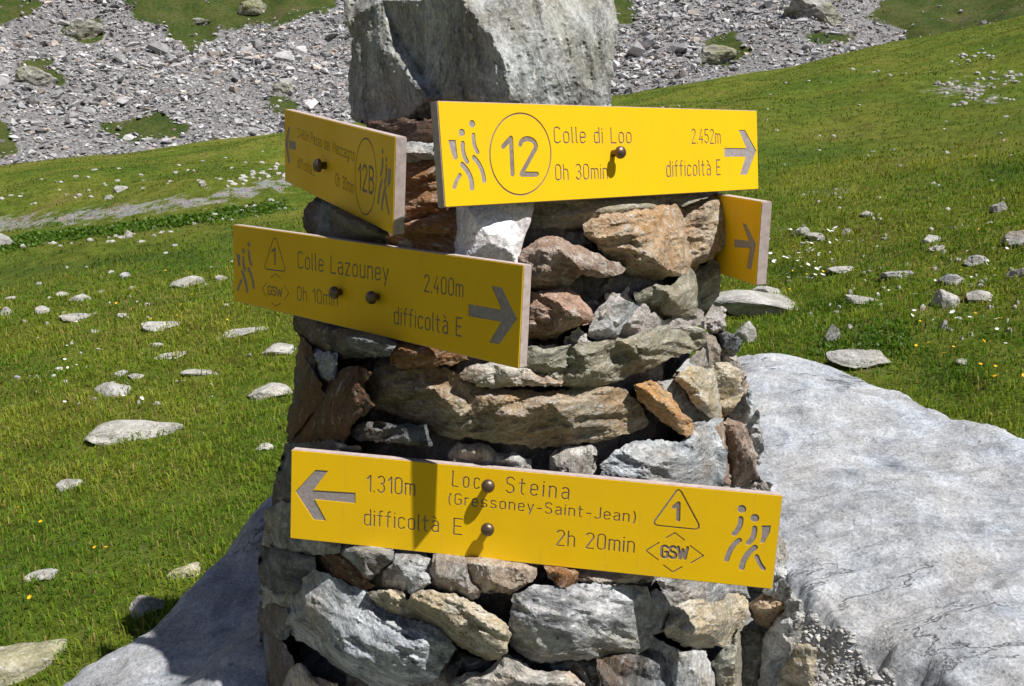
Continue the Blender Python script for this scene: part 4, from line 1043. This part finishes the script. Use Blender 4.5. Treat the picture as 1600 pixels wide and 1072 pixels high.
# ------------------------------------------------------------------ rocks lying in the meadow
ROCKS = [ # x0, x1, y0, y1, shape, label
 (388, 459, 597, 625, 'r', 'rounded white rock in the grass close to the cairn\'s left flank'),
 (138, 222, 593, 619, 'p', 'pale pointed rock upslope of the broad flat slab in left grass'),
 (123, 285, 651, 694, 's', 'broad flat grey slab, largest stone in the left meadow'),
 (93, 162, 486, 501, 's', 'thin flat pale stone in left meadow beside a small round one'),
 (224, 285, 500, 516, 's', 'low grey slab with a tuft of grass at its right end'),
 (347, 433, 511, 526, 's', 'long thin flat slab half sunk below the Lazouney sign'),
 (409, 468, 535, 557, 'b', 'blocky pale rock half hidden by the cairn\'s left edge'),
 (265, 321, 431, 451, 's', 'stepped pale slab left of the Lazouney sign\'s hikers'),
 (336, 358, 427, 438, 'r', 'small round pale rock touching the left end of Lazouney sign'),
 (235, 257, 531, 544, 'b', 'small blocky pale rock just above a long thin slab'),
 (241, 310, 550, 559, 's', 'long thin slab lying in a bare brownish patch'),
 (285, 343, 578, 589, 's', 'thin pale slab left of the rounded white rock'),
 (177, 201, 578, 589, 's', 'left one of two little flat stones above the pointed rock'),
 (198, 226, 583, 592, 's', 'right one of two little flat stones above the pointed rock'),
 (52, 78, 477, 492, 'r', 'small round stone near the left edge of the photo'),
 (0, 19, 479, 494, 'r', 'pale stone cut by the left edge beside yellow flowers'),
 (108, 146, 457, 472, 'b', 'pale double-humped stone above the thin flat stone at left'),
 (86, 108, 455, 464, 'r', 'little round stone left of the double-humped one'),
 (7, 28, 462, 470, 'r', 'little flat stone nearest the upper left meadow edge'),
 (213, 229, 373, 380, 's', 'bright white stone just below the leafy green strip'),
 (190, 209, 360, 371, 'b', 'white stone within the leafy green strip below the path'),
 (-30, 24, 363, 390, 'b', 'big pinkish block at the left edge beside the path'),
 (140, 157, 515, 520, 's', 'tiny flat stone below the thin flat pale stone'),
 (183, 203, 488, 496, 's', 'tiny pale stone between two flat slabs in left meadow'),
 (186, 205, 425, 434, 'd', 'dark little rock under a grassy bank at left'),
 (86, 132, 742, 768, 'r', 'grey rounded stone alone in grass below the broad slab'),
 (40, 97, 890, 907, 's', 'small pale slab sunk in grass near the lower left edge'),
 (-40, 106, 985, 1062, 'l', 'big tan lichen-spotted slab in the lower left corner'),
 (263, 320, 874, 905, 'l', 'tan rock leaning on the left side of the big boulder'),
 (194, 262, 922, 966, 'b', 'grey rock wedged against the lower left of the big boulder'),
 (397, 428, 695, 704, 's', 'faint flat stone in grass beside the lowest sign'),
 (178, 201, 290, 300, 's', 'white tilted slab on the slope above the gravel path'),
 (162, 180, 304, 312, 'b', 'white block just above the gravel path'),
 (311, 324, 283, 292, 'b', 'white block above the right stretch of the gravel path'),
 (114, 124, 272, 278, 'b', 'small stone high on the left slope near the scree'),
 (1170, 1223, 445, 466, 'b', 'pale rock touching the bottom of the right-hand sign'),
 (1105, 1290, 452, 500, 's', 'large flat tan slab in grass right of the cairn'),
 (1131, 1183, 500, 545, 'b', 'layered pale rock between the cairn and the flat tan slab'),
 (1449, 1502, 449, 485, 'r', 'rounded grey boulder standing up in the right meadow'),
 (1504, 1569, 451, 475, 'p', 'wedge-shaped grey rock right of the rounded boulder'),
 (1553, 1640, 363, 386, 'd', 'dark-sided flat slab at the right edge of the photo'),
 (1292, 1353, 417, 427, 's', 'long flat pale slab above the white-flowered turf at right'),
 (1365, 1437, 420, 438, 'd', 'long layered slab right of the long flat pale one'),
 (1464, 1512, 428, 448, 'd', 'tilted dark-edged slab just above the rounded boulder'),
 (1315, 1384, 462, 476, 's', 'thin slab sticking out over a small hollow in right meadow'),
 (1323, 1335, 452, 465, 'b', 'little upright stone above the thin overhanging slab'),
 (1288, 1317, 506, 538, 'b', 'grey rock in the earthy hollow behind the big boulder'),
 (1506, 1544, 400, 415, 'r', 'low rounded pale stone above the wedge-shaped rock'),
 (1437, 1472, 366, 380, 's', 'upper one of two pale flat stones in mid right meadow'),
 (1449, 1481, 383, 392, 's', 'lower one of two pale flat stones in mid right meadow'),
 (1258, 1296, 366, 377, 's', 'flat pale stone right of the right-hand sign\'s edge'),
 (1235, 1265, 356, 370, 's', 'flat stone nearest the right-hand sign\'s upper edge'),
 (1315, 1332, 355, 366, 'r', 'small bright round stone in mid right meadow'),
 (1344, 1369, 331, 339, 's', 'small flat stone far up the middle of right meadow'),
 (1546, 1573, 316, 334, 'b', 'small stack of two stones near the right edge'),
 (1290, 1403, 543, 577, 's', 'brownish slab lying along the far rim of the big boulder'),
 (1468, 1481, 500, 516, 'b', 'little pale stone below the rounded boulder'),
 (1570, 1625, 416, 434, 'b', 'pale stone cut by the right edge above the wedge rock'),
 (1491, 1514, 561, 571, 's', 'small flat stone low in the right meadow'),
]
MROCK = {'l': 'lichen_rock', 'd': 'grey'}
def lay_rock(i, x0, x1, y0, y1, sh, name='rock', mat=None, sub=4):
    yb = y1 - (y1 - y0) * .12
    p = ground_hit((x0 + x1) / 2, yb)
    d = (p - EYE) @ FW; k = d / F
    W = (x1 - x0) * k; hp = (y1 - y0) * k
    down = max(.12, (EYE[2] - p[2]) / math.hypot(p[0], p[1]))
    D = min(W * (.75 if sh in 'sl' else .6), hp / down * (.75 if sh in 'sl' else .55))
    D = max(D, W * .28)
    Hh = max(hp - D * down * .8, hp * .36, .018) * 1.12
    v, f = rock_verts(3000 + i * 13, sub, {'s': 12, 'l': 7, 'r': 6, 'p': 11, 'b': 13, 'd': 12}[sh], .11 if sh in 'rl' else .08, 2.4)
    if sh in 'sl': v[:, 2] = np.sign(v[:, 2]) * np.abs(v[:, 2]) ** .8
    if sh == 'p': v[:, 2] *= np.clip(1.05 - .55 * np.abs(v[:, 0] + .35), .25, 1)
    v = v * (W / 2, D / 2 + .01, Hh)
    v[:, 2] *= np.where(v[:, 2] < 0, .6, 1)
    if sh in 'sd': v[:, 2] += v[:, 0] * (((i * 37) % 11) / 11 - .5) * .14
    a = (((i * 53) % 17) / 17 - .5) * .35 - math.atan2(p[0], p[1]) * 1.0
    c, s_ = math.cos(a), math.sin(a)
    v = np.stack([v[:, 0] * c - v[:, 1] * s_, v[:, 0] * s_ + v[:, 1] * c, v[:, 2]], 1)
    dr = np.array([p[0], p[1], 0]) / math.hypot(p[0], p[1])
    pos = p + dr * D * .35; pos[2] = float(terrain(np.array([pos[0]]), np.array([pos[1]]))[0]) - Hh * .16
    return mesh_obj(name, v + pos, f, M[mat or MROCK.get(sh, 'meadow_rock')], loc=pos, smooth=False)
for i, (x0, x1, y0, y1, sh, lab) in enumerate(ROCKS):
    tag(lay_rock(i, x0, x1, y0, y1, sh), lab, 'rock', 'rocks lying in the meadow')

# small stones that nothing tells apart, by area
def scatter_small(n, where, sizes, label, group, seed, name='small_stone'):
    g = np.random.default_rng(seed)
    for k in range(n):
        x, y = where(g)
        wpx = g.uniform(*sizes)
        o = lay_rock(seed * 100 + k, x - wpx / 2, x + wpx / 2, y - wpx * g.uniform(.3, .55), y, 'sbr'[k % 3], name, sub=2)
        tag(o, label, 'stone', group)
def along(poly, jit):
    P = np.array(poly, float)
    def f(g):
        i = g.integers(len(P) - 1); t = g.random(); q = P[i] + t * (P[i + 1] - P[i])
        return q[0] + g.normal() * jit, q[1] + g.normal() * jit * .45
    return f
def inside(poly):
    P = np.array(poly, float)
    def f(g):
        while True:
            q = g.uniform(P.min(0), P.max(0))
            if inpoly(q[:1], q[1:], P)[0]: return q
    return f
scatter_small(46, along([(20, 388), (130, 381), (200, 368), (260, 358), (330, 345), (380, 334), (440, 322)], 9), (5, 13), 'small pale stone in the row below the gravel path', 'stones in a row below the path', 3)
scatter_small(30, along([(360, 290), (400, 278), (440, 262)], 9), (5, 12), 'small white stone in the patch at the path\'s right end', 'stones at the path end', 4)
scatter_small(60, inside([(1455, 135), (1470, 122), (1590, 112), (1598, 128), (1560, 142), (1590, 158), (1500, 166), (1490, 150)]), (5, 13), 'small pale stone in the stony patch high on the right hillside', 'stony patch on the right hillside', 5)
scatter_small(16, inside([(1490, 88), (1530, 75), (1560, 95), (1490, 104)]), (5, 10), 'small pale stone in the topmost cluster on the right hillside', 'topmost stones on the right hillside', 6)
scatter_small(60, inside([(1000, 175), (1200, 125), (1420, 75), (1600, 60), (1600, 340), (1210, 340), (1195, 160)]), (4, 10), 'small stone strewn over the right hillside turf', 'stones strewn over the right hillside', 7)
scatter_small(60, inside([(1200, 345), (1600, 340), (1600, 520), (1420, 560), (1260, 500), (1210, 400)]), (4, 11), 'small stone strewn in the flowery right meadow', 'stones strewn in the right meadow', 8)
scatter_small(44, inside([(0, 285), (430, 225), (440, 270), (0, 330)]), (4, 10), 'small stone strewn on the slope above the path', 'stones strewn above the path', 9)
scatter_small(50, inside([(0, 395), (360, 380), (400, 560), (400, 640), (0, 640)]), (4, 12), 'small stone strewn in the left meadow grass', 'stones strewn in the left meadow', 10)

# ------------------------------------------------------------------ scree on the far slope
def scree():
    g = np.random.default_rng(12)
    tmpl = []
    for t in range(14):
        bm = bmesh.new()
        for q in g.normal(size=(9, 3)): bm.verts.new(Vector(q / np.linalg.norm(q) * g.uniform(.75, 1.0)))
        bmesh.ops.convex_hull(bm, input=bm.verts)
        bm.verts.ensure_lookup_table(); bm.verts.index_update()
        loose = [v for v in bm.verts if not v.link_faces]
        bmesh.ops.delete(bm, geom=loose, context='VERTS'); bm.verts.index_update()
        tmpl.append((np.array([v.co[:] for v in bm.verts]), np.array([[v.index for v in f.verts] for f in bm.faces]))); bm.free()
    n = 108000
    az = g.uniform(-.66, .66, n); r = 44 + 66 * g.random(n) ** .9
    x, y = r * np.sin(az), r * np.cos(az); z = terrain(x, y)
    V = np.stack([x, y, z], 1); m = masks(V)[:, 1]
    px, py, d = proj(V)
    cl = fbm(V * .12, 5, 3)
    p = np.clip((m - .12) * 1.6, .03, 1) * np.where(m > .5, np.clip(1.0 + cl * .6, .2, 1.2), 1)
    keep = (g.random(n) < p) & (py < 330) & (py > -140) & (px > -120) & (px < 1720)
    V, cl = V[keep], cl[keep]
    size = np.clip(g.lognormal(-1.95, .48, len(V)), .05, .62) * (1 + .5 * cl)
    order = np.argsort(-size); big = set(order[:60].tolist())
    Vs, Fs, Cs = [], [], []; nv = 0
    for k in range(len(V)):
        tv, tf = tmpl[k % 14]; sz = size[k] * (1.4 if k in big else 1)
        dims = sz * g.uniform(.65, 1.35, 3) * (1.1, 1.0, .62)
        a = g.uniform(0, 6.28); c, s_ = math.cos(a), math.sin(a); tl = g.normal() * .3
        v = tv * dims; v = np.stack([v[:, 0], v[:, 1] * math.cos(tl) - v[:, 2] * math.sin(tl), v[:, 1] * math.sin(tl) + v[:, 2] * math.cos(tl)], 1)
        v = np.stack([v[:, 0] * c - v[:, 1] * s_, v[:, 0] * s_ + v[:, 1] * c, v[:, 2]], 1)
        t = g.uniform(.17, .52) * np.array([1.01, .985, 1.0]) * (1 + g.normal() * .03)
        if g.random() < .12: t = t * np.array([1.05, .92, .78])
        if k in big:
            pos = V[k] + (0, 0, dims[2] * .3)
            o = mesh_obj('scree_boulder', v + pos, tf, M['scree'], loc=pos)
            set_col(o, 'tint', np.tile(t * 1.1, (len(tv), 1)))
            tag(o, 'one of the largest boulders lying among the scree on the far slope', 'boulder', 'large boulders in the scree')
            continue
        Vs.append(v + V[k] + (0, 0, dims[2] * .3)); Fs.append(tf + nv); nv += len(tv); Cs.append(np.tile(t, (len(tv), 1)))
    o = mesh_obj('scree', np.vstack(Vs), np.vstack(Fs), M['scree'], kind='stuff')
    set_col(o, 'tint', np.vstack(Cs)); tag(o, 'grey broken scree covering the slopes behind the meadow', 'scree')
    print('scree', len(V), 'tris', sum(len(f) for f in Fs))
scree()

OUTCROPS = [((92, 160, 22, 62), 'dark craggy outcrop in the upper left scree beside a grass tongue'),
            ((18, 86, 88, 132), 'brownish craggy outcrop at the left edge of the scree'),
            ((300, 328, 18, 42), 'pale block standing in the grass tongue above the scree'),
            ((372, 420, -14, 24), 'pale rocky knob at the top of the grass between scree fans'),
            ((422, 466, 112, 146), 'pale cluster-like boulder in scree beside the capstone'),
            ((1084, 1176, 62, 98), 'long grassy-topped ledge in the scree right of the capstone'),
            ((1230, 1330, -20, 30), 'dark rock band at the top of the right-hand scree')]
for i, ((x0, x1, y0, y1), lab) in enumerate(OUTCROPS):
    p = ground_hit((x0 + x1) / 2, y1, 118); k = ((p - EYE) @ FW) / F
    v, f = rock_verts(7000 + i * 31, 4, 16, .22, 2.6)
    W, Hh = (x1 - x0) * k, (y1 - y0) * k
    v = v * (W / 2, W * .35, Hh * .55)
    pos = p + (0, W * .2, Hh * .22)
    o = mesh_obj('rock_outcrop', v + pos, f, M['far_rock'], loc=pos)
    tag(o, lab, 'outcrop', 'outcrops on the far slope')

# ------------------------------------------------------------------ grass, flowers, leafy plants
def blades(name, n, r0, r1, h0, h1, w0, w1, seed, label, dens=None, pal=None, pw=1.0):
    g = np.random.default_rng(seed)
    az = g.uniform(-.74, .74, n); r = r0 + (r1 - r0) * g.random(n) ** pw
    x, y = r * np.sin(az), r * np.cos(az)
    P = np.stack([x, y, 0 * x], 1)
    pat = fbm(P * .8, 8, 4); clump = fbm(P * 6, 9, 3); bare = fbm(P * 2.2, 10, 4)
    keep = (bare < .34) | (g.random(n) < .7)
    if dens is not None: keep &= g.random(n) < dens(P)
    under = inpoly(x, y, FOOT)
    keep &= ~under
    P, pat, clump, bare, r = P[keep], pat[keep], clump[keep], bare[keep], r[keep]; n = len(P)
    P[:, 2] = terrain(P[:, 0], P[:, 1])
    m = masks(P); k2 = g.random(n) > np.clip(m[:, 0] * 1.25, 0, .97)
    P, pat, clump, r, m = P[k2], pat[k2], clump[k2], r[k2], m[k2]; n = len(P)
    t = np.clip((r - r0) / (r1 - r0), 0, 1)
    h = (h0 + (h1 - h0) * t) * np.clip(1 + .8 * clump + .5 * pat, .35, 1.9) * g.uniform(.55, 1.3, n)
    h = h * (1 + .5 * m[:, 2])
    wd = (w0 + (w1 - w0) * t) * g.uniform(.7, 1.3, n)
    a = g.uniform(0, 2 * math.pi, n); lean = g.uniform(.15, .95, n)
    dx, dy = np.cos(a), np.sin(a); b = a + math.pi / 2 + g.normal(size=n) * .3
    sx, sy = np.cos(b) * wd / 2, np.sin(b) * wd / 2
    z0 = np.zeros(n)
    base = P - np.stack([z0, z0, z0 + .01], 1)
    mid = P + np.stack([dx * h * lean * .35, dy * h * lean * .35, h * .62], 1)
    tip = P + np.stack([dx * h * lean, dy * h * lean, h * (1.0 - .35 * lean)], 1)
    sv = np.stack([sx, sy, z0], 1)
    V = np.stack([base - sv, base + sv, mid + sv * .8, mid - sv * .8, tip], 1).reshape(-1, 3)
    i = np.arange(n)[:, None] * 5
    Fc = np.concatenate([i + [0, 1, 2], i + [0, 2, 3], i + [3, 2, 4]], 0)
    u = g.random(n)[:, None]
    pal = pal or [(.095, .195, .013), (.18, .27, .018), (.285, .31, .034), (.34, .27, .095)]
    c0, c1, c2, c3 = (np.array(c) for c in pal)
    mixv = np.clip(.46 + 1.25 * pat[:, None] + .5 * clump[:, None] + (u - .5) * .8, 0, 1)
    col = np.where(mixv < .5, c0 + (c1 - c0) * mixv * 2, c1 + (c2 - c1) * (mixv - .5) * 2)
    dry = (g.random(n) < .10 + .12 * np.clip(pat, 0, 1))[:, None]
    col = np.where(dry, c3, col) * g.uniform(.75, 1.25, (n, 1))
    col = col + (np.array([.045, .110, .009]) * g.uniform(.7, 1.3, (n, 1)) - col) * np.clip(m[:, 2:3] * .9, 0, 1)
    col = np.repeat(col, 5, 0)
    o = mesh_obj(name, V, Fc, M['grass'], smooth=False, kind='stuff')
    set_col(o, 'tint', col); tag(o, label, 'grass')
    return o
blades('meadow_grass', 250000, 1.3, 10.5, .035, .034, .0032, .009, 31, 'short green alpine turf around the cairn and boulder', dens=lambda P: np.clip((10.5 - np.hypot(P[:, 0], P[:, 1])) / 5, 0, 1), pw=.8)
blades('meadow_turf', 62000, 5.5, 29.5, .038, .020, .008, .03, 32, 'short olive turf covering the slopes up to the scree', pw=.8,
       pal=[(.072, .138, .012), (.125, .175, .015), (.185, .19, .026), (.22, .18, .065)])

def leafy():
    """broad-leaved plants in the damp strip below the path"""
    g = np.random.default_rng(41); P = along(LUSH, 10); pts = np.array([ground_hit(*P(g)) for _ in range(560)])
    pts2 = np.array([ground_hit(g.uniform(1280, 1420), g.uniform(500, 560)) for _ in range(110)])
    pts = np.vstack([pts, pts2]); Vs, Fs, Cs = [], [], []; n = 0
    for c in pts:
        s_ = g.uniform(.022, .055) if c[1] > 6 else g.uniform(.010, .022)
        for k in range(18):
            a = g.uniform(0, 6.28); el = g.uniform(.2, 1.2); L = s_ * g.uniform(.6, 1.3); wd = L * .38
            d = np.array([math.cos(a) * math.cos(el), math.sin(a) * math.cos(el), math.sin(el)]); sd = np.array([-math.sin(a), math.cos(a), 0])
            b = c + g.normal(size=3) * s_ * 1.3 * (1, 1, 0)
            Vs += [b, b + d * L * .5 + sd * wd, b + d * L, b + d * L * .5 - sd * wd]; Fs.append([n, n + 1, n + 2, n + 3]); n += 4
            Cs += [np.array([.075, .145, .012]) * g.uniform(.6, 1.5)] * 4
    o = mesh_obj('leafy_plants', np.array(Vs), np.array(Fs), M['leaf'], kind='stuff'); set_col(o, 'tint', np.array(Cs))
    tag(o, 'dark green leafy ground cover in the damp strip and hollow', 'plants')
leafy()

def flowers(name, mat, areas, seed, label):
    g = np.random.default_rng(seed); Vs, Fs = [], []; n = 0
    for poly, cnt, s0, s1 in areas:
        f = inside(poly)
        for _ in range(cnt):
            c = ground_hit(*f(g)) + (0, 0, g.uniform(.035, .075)); rad = g.uniform(s0, s1); tl = g.normal(size=2) * .35
            m = 7
            ring = []
            for i in range(m * 2):
                rr = rad * (1 if i % 2 == 0 else .55); a = math.pi * i / m
                ring.append(c + np.array([rr * math.cos(a), rr * math.sin(a), rr * (tl[0] * math.cos(a) + tl[1] * math.sin(a)) + rr * .25]))
            Vs += ring + [c]; Fs += [[n + i, n + (i + 1) % (2 * m), n + 2 * m] for i in range(2 * m)]; n += 2 * m + 1
    o = mesh_obj(name, np.array(Vs), np.array(Fs), mat, kind='stuff'); tag(o, label, 'flowers')
flowers('yellow_flowers', M['yflower'], [([(1200, 380), (1600, 360), (1600, 560), (1400, 560), (1280, 520), (1210, 480)], 34, .006, .013), ([(1430, 560), (1600, 520), (1600, 660)], 8, .007, .013), ([(0, 430), (360, 430), (360, 520), (0, 520)], 36, .006, .012), ([(20, 780), (200, 780), (160, 980), (40, 980)], 5, .006, .010)], 51, 'tiny yellow flowers dotted through the turf')
flowers('white_flowers', M['wflower'], [([(1195, 370), (1310, 360), (1330, 440), (1210, 450)], 60, .010, .02), ([(1310, 380), (1600, 380), (1600, 560), (1330, 500)], 45, .008, .015), ([(0, 520), (380, 500), (380, 660), (0, 660)], 25, .006, .012)], 52, 'tiny white flowers dotted through the turf')
